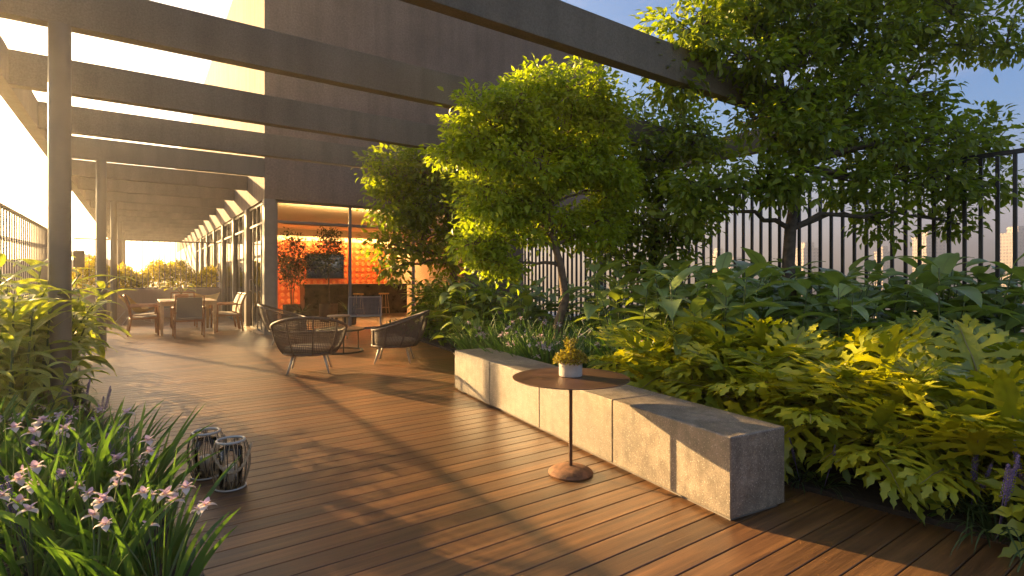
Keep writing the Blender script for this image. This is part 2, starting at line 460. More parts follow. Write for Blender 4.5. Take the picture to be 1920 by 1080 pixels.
# ------------------------------------------------------------------ pergola
PZ0, PZ1 = 3.571, 3.985
perg = thing('pergola', 'long taupe pergola of deep flat beams on round columns over the deck', 'pergola', (-.6, 6.23, 0))
inv = -perg.location
beam_y = [4.02 + 2.278 * (i - 0) - .03 for i in range(0, 17)]
for i, y in enumerate(beam_y):
    x1 = 9.19 if y < 12.5 else 2.352
    top = PZ1 if y < 14 else PZ0 + max(.2, min(.36, 2.278 * 2.27 / (y - 2.28)))
    mb = MB(); mb.box(-1.235, x1, y, y + .15, PZ0, top, .004)
    o = mb.build('beam', M['beam'], perg, inv)
mb = MB(); mb.box(-1.40, -1.237, 1.0, 40.6, PZ0 - .003, PZ1 + .003, .004)
mb.build('edge_beam', M['beam'], perg, inv)
mb = MB(); mb.box(9.192, 9.34, 3.98, 13.0, PZ0 - .003, PZ1 + .003, .004)
mb.build('edge_beam', M['beam'], perg, inv)
for y in (6.30, 13.14, 19.97, 26.8, 33.6):
    mb = MB(); mb.lathe([(.083, -.02), (.083, PZ0 + .002)], 40, (-.57, y, 0))
    mb.build('column', M['column'], perg, inv, 'auto')
for y in (9.5,):
    mb = MB(); mb.lathe([(.083, -.02), (.083, PZ0 - .005)], 40, (9.266, y, 0))
    mb.build('column', M['column'], perg, inv, 'auto')

# ------------------------------------------------------------------ building
BX, BY = 2.37, 13.12
bld = thing('building', 'tall brown stucco building with a glazed orange lounge lit from inside', 'building', (BX, BY, 0))
binv = -bld.location
def bpart(name, mb, m, smooth=False): return mb.build(name, m, bld, binv, smooth)
GZ = 3.08                                    # head of the glazing
GX1 = 7.6                                    # right end of the front glazing
mb = MB(); mb.box(BX, 12.98, BY, BY + .28, GZ, 9.65); mb.box(GX1, 9.6, BY, BY + .28, -.03, GZ)
bpart('wall', mb, M['stucco'])
mb = MB(); mb.box(BX - .012, BX + .25, BY + .003, 46, GZ, 9.65)
bpart('wall', mb, M['stucco_side'])
mb = MB(); mb.box(12.7, 12.98, BY + .283, 46, GZ + .01, 9.6); bpart('wall', mb, M['stucco'])
mb = MB(); mb.box(BX + .26, 12.69, BY + .29, 45.5, 9.3, 9.5); bpart('roof', mb, M['stucco'])
mb = MB(); mb.box(BX - .02, BX + .215, BY - .02, BY + .24, -.03, GZ - .002, .004); bpart('column', mb, M['frame'])
# room
mb = MB(); mb.box(BX + .26, 12.6, BY + .3, 30, -.03, .012); bpart('floor', mb, M['floor_in'])
mb = MB(); mb.box(BX + .26, 12.6, BY + .3, 30, GZ + .02, GZ + .1); bpart('ceiling', mb, M['plaster'])
RY = 21.7
mb = MB(); mb.box(BX + .3, 9.6, RY, RY + .2, .0, GZ + .02); bpart('inner_wall', mb, M['plaster'])
mb = MB(); mb.box(9.4, 9.6, BY + .3, RY - .01, .0, GZ + .02); bpart('inner_wall', mb, M['plaster'])
mb = MB(); mb.box(BX + .28, 8.6, RY - .05, RY - .003, .013, 2.72)
mb.m = 1
pit = .24
for i in range(26):
    for j in range(11):
        cx, cz = BX + .46 + i * pit, .16 + j * pit
        n = 12
        ring = lambda r, yy: [(cx + r * math.cos(2 * math.pi * k / n), yy, cz + r * math.sin(2 * math.pi * k / n)) for k in range(n)]
        vs = ring(.078, RY - .049) + ring(.066, RY - .075)
        mb.add(vs, [(k, k + n, (k + 1) % n + n, (k + 1) % n) for k in range(n)] + [tuple(range(n, 2 * n))])
bpart('tiled_wall', mb, [M['orange'], M['orange_disc']], 'auto')
# front glazing
def window(x0, x1, trans_z):
    w = MB()
    w.box(x0, x0 + .06, BY + .06, BY + .14, .0, GZ - .003)
    w.box(x0 + .06, x1, BY + .07, BY + .13, GZ - .06, GZ - .004)
    w.box(x0 + .06, x1, BY + .07, BY + .13, trans_z, trans_z + .055)
    w.box(x0 + .06, x1, BY + .07, BY + .13, .0, .05)
    f = bpart('window', w, M['frame'])
    p = MB(); p.box(x0 + .055, x1 + .005, BY + .095, BY + .103, .045, GZ - .05)
    p.build('pane', M['glass'], f)
xm = [2.587, 4.30, 6.0, GX1 - .07]
for a, b in zip(xm, xm[1:]): window(a, b, 2.56)
mb = MB(); mb.box(BX + .215, GX1, BY + .03, BY + .2, -.02, -.002); bpart('sill', mb, M['oak'])
# side glazing with the sliding doors
sy0 = BY + .242
def side(y0, y1, muls, doorpane, m=None):
    w = MB(); XX = BX + .03
    w.box(XX, XX + .08, y0, y0 + .07, 0, GZ - .003)
    w.box(XX + .01, XX + .07, y0 + .07, y1, GZ - .055, GZ - .004)
    w.box(XX + .01, XX + .07, y0 + .07, y1, 2.56, 2.61)
    w.box(XX + .01, XX + .07, y0 + .07, y1, 0, .04)
    for q in muls: w.box(XX + .022, XX + .054, q, q + .04, .04, GZ - .055)
    f = bpart('door' if doorpane else 'window', w, M['frame'])
    p = MB(); p.box(XX + .034, XX + .042, y0 + .065, y1 + .005, .035, GZ - .05)
    p.build('pane', M['glass'], f)
    if doorpane:
        h = MB(); h.tube([(XX - .005, muls[-1] + .025, .95), (XX - .05, muls[-1] + .025, .97), (XX - .05, muls[-1] + .025, 1.23), (XX - .005, muls[-1] + .025, 1.25)], .012, 6)
        h.build('handle', M['legmetal'], f)
side(sy0, sy0 + 2.1, [sy0 + .55, sy0 + 1.1, sy0 + 1.65], True)
mb = MB(); mb.box(BX - .03, BX + .22, sy0 + 2.105, sy0 + 2.45, 0, GZ - .002, .004); bpart('column', mb, M['frame'])
y = sy0 + 2.455
for k in range(6):
    side(y, y + 2.2, [y + .75, y + 1.45], False)
    mb = MB(); mb.box(BX + .0, BX + .22, y + 2.207, y + 2.5, 0, GZ - .002); bpart('column', mb, M['frame'])
    y += 2.505
mb = MB(); mb.box(BX - .01, BX + .24, y, 46, 0, GZ - .002); bpart('wall', mb, M['white_wall'])
mb = MB(); mb.box(BX - .1, BX + .02, sy0 - .2, sy0 + 2.4, .001, .018); bpart('sill', mb, M['oak'])
mb = MB(); mb.box(BX + .3, 9.35, RY - .72, RY - .68, 2.84, GZ + .018); bpart('pelmet', mb, M['plaster'])  # added to hide the strip that washes the orange wall
mb = MB(); mb.box(BX + .6, 9.2, RY - .60, RY - .50, 2.90, 2.94); bpart('cove_light', mb, M['lamp'])
mb = MB(); mb.box(BX + .5, GX1 - .1, BY + .30, BY + .52, 2.575, 2.60); sh_ = bpart('light_shelf', mb, M['frame'])  # shelf added to hide the ceiling strip from below
mb = MB(); mb.box(BX + .6, GX1 - .2, BY + .36, BY + .46, 2.602, 2.63); bpart('cove_light', mb, M['lamp'])  # hidden strip added to brighten the lounge ceiling
mb = MB(); mb.box(9.02, 9.06, BY + .5, RY - .8, 2.80, GZ + .018); bpart('pelmet', mb, M['plaster'])  # added light screen, no strip stands behind it

# ------------------------------------------------------------------ television, counter, stools, indoor planters
tv = thing('television', 'wide flat television on the orange wall showing a floodlit stadium', 'television', (6.1, RY - .12, 1.25))
mb = MB(); mb.box(-.72, .72, -.03, .03, 0, .98, .008); mb.build('casing', M['black'], tv)
mb = MB(); mb.box(-.69, .69, -.036, -.031, .03, .95); mb.build('screen', M['screen'], tv)
ct = thing('bar_counter', 'dark marble bar counter standing before the orange wall', 'counter', (6.2, 18.6, .012))
mb = MB(); mb.box(-1.7, 1.9, -.3, .3, .0, 1.0, .004); mb.build('body', M['marble'], ct)
mb = MB(); mb.box(-1.78, 1.98, -.38, .36, 1.002, 1.06, .006); mb.build('countertop', M['marble'], ct)
st0 = None
for k, (x, lab) in enumerate(((6.1, 'wooden bar stool at the marble counter, seen left of the grey lounge chair'), (7.0, 'wooden bar stool at the marble counter, behind the grey lounge chair'))):
    s = thing('bar_stool', lab, 'stool', (x, 17.75, .012), 0, 'bar stools at the counter')
    mb = MB(); mb.lathe([(.0, .70), (.17, .70), (.18, .72), (.17, .745), (0, .75)], 20); mb.build('seat', M['yellowsling'], s, smooth='auto')
    for a in range(4):
        an = a * math.pi / 2 + .78
        mb = MB(); mb.tube([(.21 * math.cos(an), .21 * math.sin(an), 0), (.12 * math.cos(an), .12 * math.sin(an), .70)], .014, 6); mb.build('leg', M['oak'], s)
    mb = MB(); mb.tube([(.19 * math.cos(q * math.pi / 8), .19 * math.sin(q * math.pi / 8), .25) for q in range(16)], .009, 6, closed=True); mb.build('footrest', M['oak'], s)

# ------------------------------------------------------------------ plant makers
def np_leaves(mb_name, mat, pos, dirs, nrm, L, Wd, parent=None, droop=.25, segs=3):
    """many small pointed leaves as one mesh; pos/dirs/nrm are (n,3), L/Wd (n,)"""
    n = len(pos)
    dirs = dirs / (np.linalg.norm(dirs, axis=1, keepdims=True) + 1e-9)
    side_ = np.cross(dirs, nrm); side_ /= (np.linalg.norm(side_, axis=1, keepdims=True) + 1e-9)
    up = np.cross(side_, dirs)
    ts = [0, .38, .72, 1.0]; ws = [.12, 1.0, .68, .0]
    cols = []
    for tt, w in zip(ts, ws):
        c = pos + dirs * (L * tt)[:, None] - up * (L * droop * tt * tt)[:, None]
        fold = (Wd * .22 * w)[:, None] * up
        cols.append((c - side_ * (Wd * .5 * w)[:, None] + fold, c, c + side_ * (Wd * .5 * w)[:, None] + fold))
    V = np.stack([cols[0][1], cols[1][0], cols[1][1], cols[1][2], cols[2][0], cols[2][1], cols[2][2], cols[3][1]], axis=1)
    F4 = np.array([[1, 4, 5, 2], [2, 5, 6, 3]]); F3 = np.array([[0, 1, 2], [0, 2, 3], [4, 7, 5], [5, 7, 6]])
    base = (np.arange(n) * 8)[:, None, None]
    f4 = (F4[None] + base).reshape(-1, 4); f3 = (F3[None] + base).reshape(-1, 3)
    me = bpy.data.meshes.new(mb_name)
    nv = n * 8
    me.vertices.add(nv); me.vertices.foreach_set('co', V.reshape(-1).astype(np.float32))
    loops = np.concatenate([f4.ravel(), f3.ravel()]).astype(np.int32)
    me.loops.add(len(loops)); me.loops.foreach_set('vertex_index', loops)
    tot = np.concatenate([np.full(len(f4), 4), np.full(len(f3), 3)]).astype(np.int32)
    start = np.concatenate([[0], np.cumsum(tot)[:-1]]).astype(np.int32)
    me.polygons.add(len(tot)); me.polygons.foreach_set('loop_start', start); me.polygons.foreach_set('loop_total', tot)
    me.polygons.foreach_set('use_smooth', np.ones(len(tot), dtype=bool))
    me.materials.append(mat)
    me.update(calc_edges=True); me.validate()
    return me

def bez(a, b, c, n):
    return [a * (1 - t) ** 2 + b * 2 * t * (1 - t) + c * t * t for t in [i / n for i in range(n + 1)]]

def make_tree(name, label, base, trunk, lumps, leafL, per, nanch, mat, bark, r0, seed, group=None, scatter=.15):
    """trunk: list of points; lumps: (centre, rx, ry(depth), rz)"""
    rng = np.random.default_rng(seed); rd = random.Random(seed)
    root = thing(name, label, 'tree', base, 0, group)
    off = Vector(base)
    T = [Vector(p) - off for p in trunk]
    wood = MB()
    wood.tube(T, [r0 * (1.25 if i == 0 else 1 - .45 * i / (len(T) - 1)) for i in range(len(T))], 12)
    anchors, adir = [], []
    tot = sum((rx * ry * rz) ** .6 for _, rx, ry, rz in lumps)
    for ctr, rx, ry, rz in lumps:
        c = Vector(ctr) - off
        # start where the trunk is nearest below
        k = min(range(len(T)), key=lambda i: (T[i] - c).length + (1.5 if T[i].z > c.z + .2 else 0) + (.7 if i == 0 else 0))
        if k == 0 and len(T) > 1: k = 1
        s = T[k]
        ll = (c - s).length
        mid = s.lerp(c, .45) + Vector((rd.uniform(-.16, .16) * ll, rd.uniform(-.16, .16) * ll, rd.uniform(.05, .22) * ll))
        limb = bez(s, mid, c, 7)
        for i_ in range(1, 7): limb[i_] = limb[i_] + Vector((rd.uniform(-.03, .03), rd.uniform(-.03, .03), rd.uniform(-.03, .03))) * ll
        rl = r0 * (1 - .45 * k / max(1, len(T) - 1)) * (.40 + .25 * min(1, rx / .6))
        wood.tube(limb, [rl * (1 - .75 * i / 7) for i in range(8)], 8, cap=False)
        na = max(10, int(nanch * (rx * ry * rz) ** .6 / tot))
        pts = []
        for _ in range(na):
            d = rng.normal(size=3); d /= np.linalg.norm(d)
            if d[2] < -.5: d[2] *= .6
            rr = rng.uniform(.4, 1.0) ** .35 * rng.uniform(.8, 1.22)
            pts.append(c + Vector((d[0] * rx * rr, d[1] * ry * rr, d[2] * rz * rr)))
        # sub limbs
        ng = max(3, na // 9)
        hubs = [c.lerp(pts[rd.randrange(na)], .55) for _ in range(ng)]
        for h in hubs:
            q = limb[rd.randrange(3, 8)]
            m2 = q.lerp(h, .5) + Vector((rd.uniform(-.08, .08), rd.uniform(-.08, .08), rd.uniform(-.02, .1)))
            wood.tube(bez(q, m2, h, 4), [rl * .38 * (1 - .5 * i / 4) + .002 for i in range(5)], 6, cap=False)
        for p in pts:
            h = min(hubs, key=lambda x: (x - p).length)
            m2 = h.lerp(p, .5) + Vector((rd.uniform(-.05, .05), rd.uniform(-.05, .05), .05))
            wood.tube(bez(h, m2, p, 3), [.009, .007, .005, .003], 5, cap=False)
            anchors.append(tuple(p)); adir.append(tuple((p - c).normalized()))
    wood.build('trunk', bark, root, smooth=True)
    A = np.array(anchors); D = np.array(adir); n = len(A)
    per_i = rng.integers(int(per * .55), int(per * 1.45), size=n)
    idx = np.repeat(np.arange(n), per_i); N = len(idx)
    o = rng.normal(size=(N, 3)) * scatter; o[:, 2] *= .75
    pos = A[idx] + o
    od = o / (np.linalg.norm(o, axis=1, keepdims=True) + 1e-6)
    dirs = D[idx] * .5 + od * .8 + rng.normal(size=(N, 3)) * .45 + np.array([0, 0, -.2])
    nrm = D[idx] * .35 + od * .3 + rng.normal(size=(N, 3)) * .45 + np.array([0, 0, .8])
    L = leafL * rng.uniform(.6, 1.2, size=N); Wd = L * rng.uniform(.42, .56, size=N)
    link('crown', np_leaves('crown', mat, pos, dirs, nrm, L, Wd, None, .3), root)
    return root

def blade(mb, base, d, up, L, Wd, droop=.5, fold=.15, n=7, prof='lance', twist=0.0, wave=0.0):
    """a single long leaf with a midrib (three verts across) and uv"""
    p = Vector(base); d = Vector(d).normalized(); up = Vector(up)
    s = d.cross(up)
    s = s.normalized() if s.length > 1e-5 else d.orthogonal().normalized()
    vs, uv, fs = [], [], []
    step = L / n
    for i in range(n + 1):
        t = i / n
        if prof == 'lance': w = (math.sin(math.pi * min(1, t ** .72)) ** .85) if t < 1 else 0
        elif prof == 'sword': w = min(1, .55 + t * 1.4) * (1 - t ** 3.2)
        else: w = math.sin(math.pi * t ** .6)
        w = max(w, .03 if t < .5 else 0) * Wd * .5
        u_ = s.cross(d).normalized()
        f = fold * w * 2
        wv = wave * Wd * math.sin(t * 9 + L * 50)
        vs += [p - s * w + u_ * (f + wv), p, p + s * w + u_ * (f - wv)]
        uv += [(.0, t), (.5, t), (1, t)]
        ang = droop / n * (.5 + t)
        dn = Vector((0, 0, -1))
        ax = d.cross(dn)
        if ax.length > 1e-4: d = Matrix.Rotation(min(ang, d.angle(dn)), 3, ax.normalized()) @ d
        if twist: s = Matrix.Rotation(twist / n, 3, d) @ s
        s = (s - d * s.dot(d)).normalized()
        p = p + d * step
    for i in range(n):
        a = i * 3
        fs += [(a, a + 3, a + 4, a + 1), (a + 1, a + 4, a + 5, a + 2)]
    mb.add(vs, fs, uv)

def cane_plant(rd, stems, h, nl, L, Wd, spread, droop=1.0, lean=.25):
    """ginger-like plant: leafy canes"""
    lv, sm = MB(), MB()
    for k in range(stems):
        a = rd.uniform(0, 6.28); r = spread * math.sqrt(rd.random())
        b = Vector((r * math.cos(a), r * math.sin(a), .0))
        hh = h * rd.uniform(.75, 1.08)
        tip = b + Vector((math.cos(a) * lean * hh * rd.uniform(.2, 1), math.sin(a) * lean * hh * rd.uniform(.2, 1), hh * .84))
        mid = b.lerp(tip, .5) + Vector((0, 0, .08 * hh))
        cv = bez(b, mid, tip, 8)
        sm.tube(cv, [.011 - .0007 * i for i in range(9)], 5)
        ph = rd.uniform(0, 6.28)
        for i in range(nl):
            t = .22 + .78 * i / (nl - 1)
            q = min(7.999, t * 8); j = int(q)
            p = cv[j].lerp(cv[j + 1], q - j)
            az = ph + i * 2.4 + rd.uniform(-.4, .4)
            el = rd.uniform(.25, .75) + .55 * max(0, t - .6)
            dd = Vector((math.cos(az) * math.cos(el), math.sin(az) * math.cos(el), math.sin(el)))
            sc = (.75 + .35 * math.sin(math.pi * min(1, t))) * rd.uniform(.8, 1.12)
            blade(lv, p, dd, (0, 0, 1), L * sc, Wd * sc, droop * rd.uniform(.5, 1.3), .11, 8, 'lance', rd.uniform(-.5, .5), .03)
    return lv, sm

def place(variants, name, label, cat, group, parts, spots):
    """each spot: (x, y, scale, variant); every plant an object with its own parts"""
    protos = []
    for v_ in variants: protos.append(v_)
    out = []
    for (x, y, s_, rz, k) in spots:
        r = thing(name, label, cat, (x, y, .025), rz, group); r.scale = (s_, s_, s_)
        for pn, me in protos[k % len(protos)]: link(pn, me, r)
        out.append(r)
    return out

# ------------------------------------------------------------------ railings and fence
def railing(name, label, cat, pts_from, pts_to, pitch, z0, z1, bw, bd, m, rail_h=.05, base=None):
    a, b = Vector(pts_from), Vector(pts_to)
    L = (b - a).length; d = (b - a) / L
    root = thing(name, label, cat, a, math.atan2(d.y, d.x))
    mb = MB(); mb.box(0, L, -.025, .025, z1, z1 + rail_h, .003); mb.build('top_rail', m, root)
    mb = MB(); mb.box(0, L, -.02, .02, z0, z0 + .04); mb.build('bottom_rail', m, root)
    mb = MB(); mb.box(-bw / 2, bw / 2, -bd / 2, bd / 2, z0 + .041, z1 - .001); me = mb.mesh('bar', m)
    n = int(L / pitch)
    for i in range(min(n, 99)): link('bar', me, root, ((i + .5) * pitch, 0, 0))
    return root
railing('railing', 'taupe metal railing of upright bars behind the striped ginger bed', 'railing', (-1.62, 3.6, 0), (-1.62, 20.7, 0), .21, .12, 2.32, .02, .02, M['rail'])
railing('railing', 'thin bar railing on top of the low planter wall behind the dining table', 'railing', (-1.58, 20.93, 0), (2.32, 20.93, 0), .15, .93, 2.46, .018, .018, M['rail'], .04)
railing('fence', 'tall black bar fence behind the broad leaved plants and large tree', 'fence', (9.5, 13.0, 0), (9.5, -2.8, 0), .176, .05, 2.93, .042, .042, M['black'], .06)

pw = tag(MB().box(-1.7, 2.35, 20.8, 21.06, 0, .925, .004).build('planter_wall', M['concrete_wall']), 'low pebbledash planter wall closing the far end of the deck', 'wall')
tag(MB().box(-1.56, -1.3, 20.6, 20.79, 1.6, 2.1, .01).build('speaker', M['terracotta']), 'small dark box fixed on the far corner of the railing', 'speaker')

# ------------------------------------------------------------------ neighbours and skyline
nb = thing('house', 'pale gabled house beyond the far railing at the left', 'house', (-4.6, 52, 0))
MB().box(-4, 3.4, 0, 8, -60, 2.6).build('wall', M['white_wall'], nb)
mb = MB(); mb.add([(-4.4, -.3, 4.3), (3.8, -.3, 2.2), (3.8, 8.3, 2.2), (-4.4, 8.3, 4.3), (-4.4, -.3, 4.55), (3.8, -.3, 2.45), (3.8, 8.3, 2.45), (-4.4, 8.3, 4.55)],
   [(3, 2, 1, 0), (4, 5, 6, 7), (0, 1, 5, 4), (1, 2, 6, 5), (2, 3, 7, 6), (3, 0, 4, 7)]); mb.build('roof', M['white_wall'], nb)
MB().box(2.0, 2.7, -.06, .1, 1.0, 2.2).build('window', M['dark_window'], nb)

t = NT('tower_facade'); v = t.coord('Object')
bt = t.new('ShaderNodeTexBrick'); bt.offset = 0
mp_ = t.new('ShaderNodeMapping'); mp_.inputs['Rotation'].default_value = (R(90), 0, 0)
sp = t.new('ShaderNodeSeparateXYZ'); t.link(v, sp.inputs[0])
cb = t.new('ShaderNodeCombineXYZ'); t.link(t.math('ADD', sp.outputs[0], sp.outputs[1]), cb.inputs[0]); t.link(sp.outputs[2], cb.inputs[1])
t.link(cb.outputs[0], bt.inputs['Vector'])
bt.inputs['Scale'].default_value = 1; bt.inputs['Brick Width'].default_value = 3.4; bt.inputs['Row Height'].default_value = 3.2; bt.inputs['Mortar Size'].default_value = .75; bt.inputs['Mortar Smooth'].default_value = 0
bt.inputs['Color1'].default_value = (.10, .10, .11, 1); bt.inputs['Color2'].default_value = (.17, .15, .14, 1); bt.inputs['Mortar'].default_value = (.55, .45, .38, 1)
t.set(bt.outputs['Color'], .6, 0, .3); M['tower'] = t.m
def tower(px, py_top, w, dp, lab, dist=520, steps=1):
    c = gnd(px, dist); c.z = -60
    r = thing('tower_block', lab, 'tower', c, -YAW)
    h = 60 + CAM_H + (520 - py_top) / FPX * dist
    mb = MB()
    mb.box(-w / 2, w / 2, -dp / 2, dp / 2, 0, h * .93)
    mb.box(-w / 2 - .6, w / 2 + .6, -dp / 2 - .6, dp / 2 + .6, h * .93, h * .945)
    for k in range(8):
        z = h * .3 + k * h * .078
        mb.box(-w / 2 - .9, -w / 2 + w * .3, -dp / 2 - 1.0, -dp / 2 - .02, z, z + 1.0)
    mb.build('shaft', M['tower'], r)
    MB().box(-w * .3, w * .28, -dp * .3, dp * .3, h * .945 + .01, h).build('roof_house', M['tower'], r)
    return r
tower(1347, 466, 9, 16, 'slim pale tower block far beyond the fence, left of the large tree trunk')
tower(1384, 482, 12, 14, 'low distant tower block nearest the left side of the large tree trunk')
tower(1513, 455, 15, 16, 'distant tower block seen just right of the large tree trunk')
tower(1742, 433, 19, 18, 'tallest mid pale tower block between fence bars right of the large tree')
tower(1655, 462, 8, 12, 'small distant tower block behind hanging leaves of the large tree')
tower(1912, 425, 24, 20, 'broad distant tower block cut by the right edge of the photo')

# ------------------------------------------------------------------ bench, bar table, pot, lanterns
ba = math.atan2(3.022 - 2.567, 5.486 - 1.656)      # turn from +Y to +X
bench = thing('bench', 'long block bench of speckled concrete along the planting bed', 'bench', (2.567, 1.656, 0), -ba)
BL, BD, BH = 3.86, .445, .455
cuts = [0, .93, 1.90, 2.86, BL]
def bpos(px, py):                                    # distance along the bench front from a ground pixel
    d = CAM_H * FPX / (py - 520); p = pxd(px, 520, d)
    return math.hypot(p.x - 2.567, p.y - 1.656)
cuts = [0] + [bpos(px, 730 + .487 * (px - 852.5)) for px in (1148, 1011, 918)] + [BL]
for a, b in zip(cuts, cuts[1:]):
    MB().box(0, BD, a + .0025, b - .0025, .022, BH, .006).build('block', M['concrete'], bench)
MB().box(.03, BD - .03, .03, BL - .03, .0, .021).build('plinth', M['slab'], bench)

tb = thing('bar_table', 'round bronze pedestal table standing before the concrete bench', 'table', (2.361, 2.698, 0))
MB().lathe([(0, .6315), (.385, .6315), (.3885, .634), (.385, .6375), (0, .6375)], 72).build('tabletop', M['corten'], tb, smooth='auto')
MB().lathe([(.0125, .03), (.0125, .6313)], 16).build('pole', M['corten'], tb, smooth='auto')
MB().lathe([(.145, .0005), (.149, .008), (.14, .02), (.11, .036), (.06, .048), (.014, .053)], 40).build('base', M['rust'], tb, smooth='auto')

pc = pxd(1070, 700, 3.60); pc.z = .638
pp = thing('potted_plant', 'small pale pot with a bushy golden plant on the bronze table', 'plant pot', pc)
MB().lathe([(.068, 0), (.076, .004), (.078, .02), (.078, .098), (.074, .1), (.07, .098), (.07, .085)], 40).build('pot', M['pot'], pp, smooth='auto')
MB().lathe([(0, .086), (.0695, .086)], 24).build('soil', M['soil'], pp)
rng = np.random.default_rng(5)
n = 1500
dv = rng.normal(size=(n, 3)); dv /= np.linalg.norm(dv, axis=1, keepdims=True); dv[:, 2] = np.abs(dv[:, 2]) * .8 - .1
rr = rng.uniform(.35, 1, size=(n, 1)) ** .5
pos = dv * rr * np.array([.115, .115, .10]) + np.array([0, 0, .105])
dv[:250] = dv[:250] * .35 + np.array([0, 0, .9]); pos[:250] = dv[:250] * np.array([.12, .12, .10]) * rng.uniform(.3, 1.1, (250, 1)) + np.array([.0, 0, .13])
link('foliage', np_leaves('foliage', M['mint'], pos, dv + rng.normal(size=(n, 3)) * .6, dv * .4 + np.array([0, 0, .8]) + rng.normal(size=(n, 3)) * .4, rng.uniform(.014, .026, n), rng.uniform(.008, .013, n)), pp)
mb = MB(); rd = random.Random(3)
for k in range(12):
    a = rd.uniform(0, 6.28)
    mb.tube([(0, 0, .086), (.05 * math.cos(a), .05 * math.sin(a), .13), (.095 * math.cos(a), .095 * math.sin(a), .16 + .03 * rd.random())], .0015, 4)
mb.build('stem', M['petiole'], pp)

def lantern(loc, rz, lab, s=1):
    L = thing('lantern', lab, 'lantern', loc, rz, 'woven lanterns on the deck'); L.scale = (s, s, s)
    H_ = .30
    prof = lambda t: .078 + .035 * math.sin(math.pi * min(1, (1 - t) * .9 + .08)) - .006 * (1 - t)
    MB().tube([(.08 * math.cos(a * math.pi / 16), .08 * math.sin(a * math.pi / 16), H_) for a in range(32)], .0085, 8, closed=True).build('rim', M['legmetal'], L, smooth=True)
    MB().tube([(.088 * math.cos(a * math.pi / 16), .088 * math.sin(a * math.pi / 16), .008) for a in range(32)], .006, 8, closed=True).build('base_ring', M['legmetal'], L, smooth=True)
    MB().lathe([(.0, .004), (.086, .004), (.086, .008), (0, .008)], 24).build('base_plate', M['rope'], L)
    rd = random.Random(int(abs(rz) * 100) + 1)
    for mat, cnt, ph in ((M['blackwood'], 8, 0), (M['rope'], 12, .14)):
        mb = MB()
        for k in range(cnt):
            for sgn in (1, -1):
                if rd.random() < .28: continue
                a0 = 2 * math.pi * k / cnt + ph
                pts = []
                for i in range(9):
                    t_ = i / 8
                    a = a0 + sgn * .16 * math.sin(t_ * math.pi * 1.0) + sgn * .10 * t_
                    r = prof(t_) + .004 * sgn
                    pts.append((r * math.cos(a), r * math.sin(a), .01 + (H_ - .012) * t_))
                mb.tube(pts, .0029, 5)
        mb.build('weave', mat, L, smooth=True)
    mb = MB()
    pts = []
    for i in range(25):
        q = i / 24
        a = -1.15 + 2.3 * q
        z = H_ - .02 - .15 * math.sin(math.pi * q)
        r = .122
        pts.append((r * math.cos(a - 1.9), r * math.sin(a - 1.9), z))
    for st in range(2):
        tw = [Vector(p) + Vector((0, 0, 1)) * .006 * math.sin(i * 1.6 + st * math.pi) + Vector((.006 * math.cos(i * 1.6 + st * math.pi), 0, 0)) for i, p in enumerate(pts)]
        mb.tube(tw, .0062, 6)
    mb.build('rope_handle', M['rope'], L, smooth=True)
    MB().lathe([(.037, .009), (.04, .012), (.04, .135), (.035, .139), (0, .135)], 24).build('candle', M['candle'], L, smooth='auto')
    MB().lathe([(.0, .135), (.0014, .135), (.0014, .15), (0, .15)], 6).build('wick', M['blackwood'], L)
    g = MB(); g.lathe([(.068, .009), (.068, .25)], 32); g.lathe([(.0655, .25), (.0655, .009)], 32); g.build('glass', M['glass'], L, smooth=True)
lantern((.475, 3.72, 0), .3, 'nearer woven cane lantern with rope handle and candle beside the irises', .97)
lantern((.37, 4.02, 0), 2.4, 'farther woven cane lantern with candle, half hidden behind the other lantern', .97)

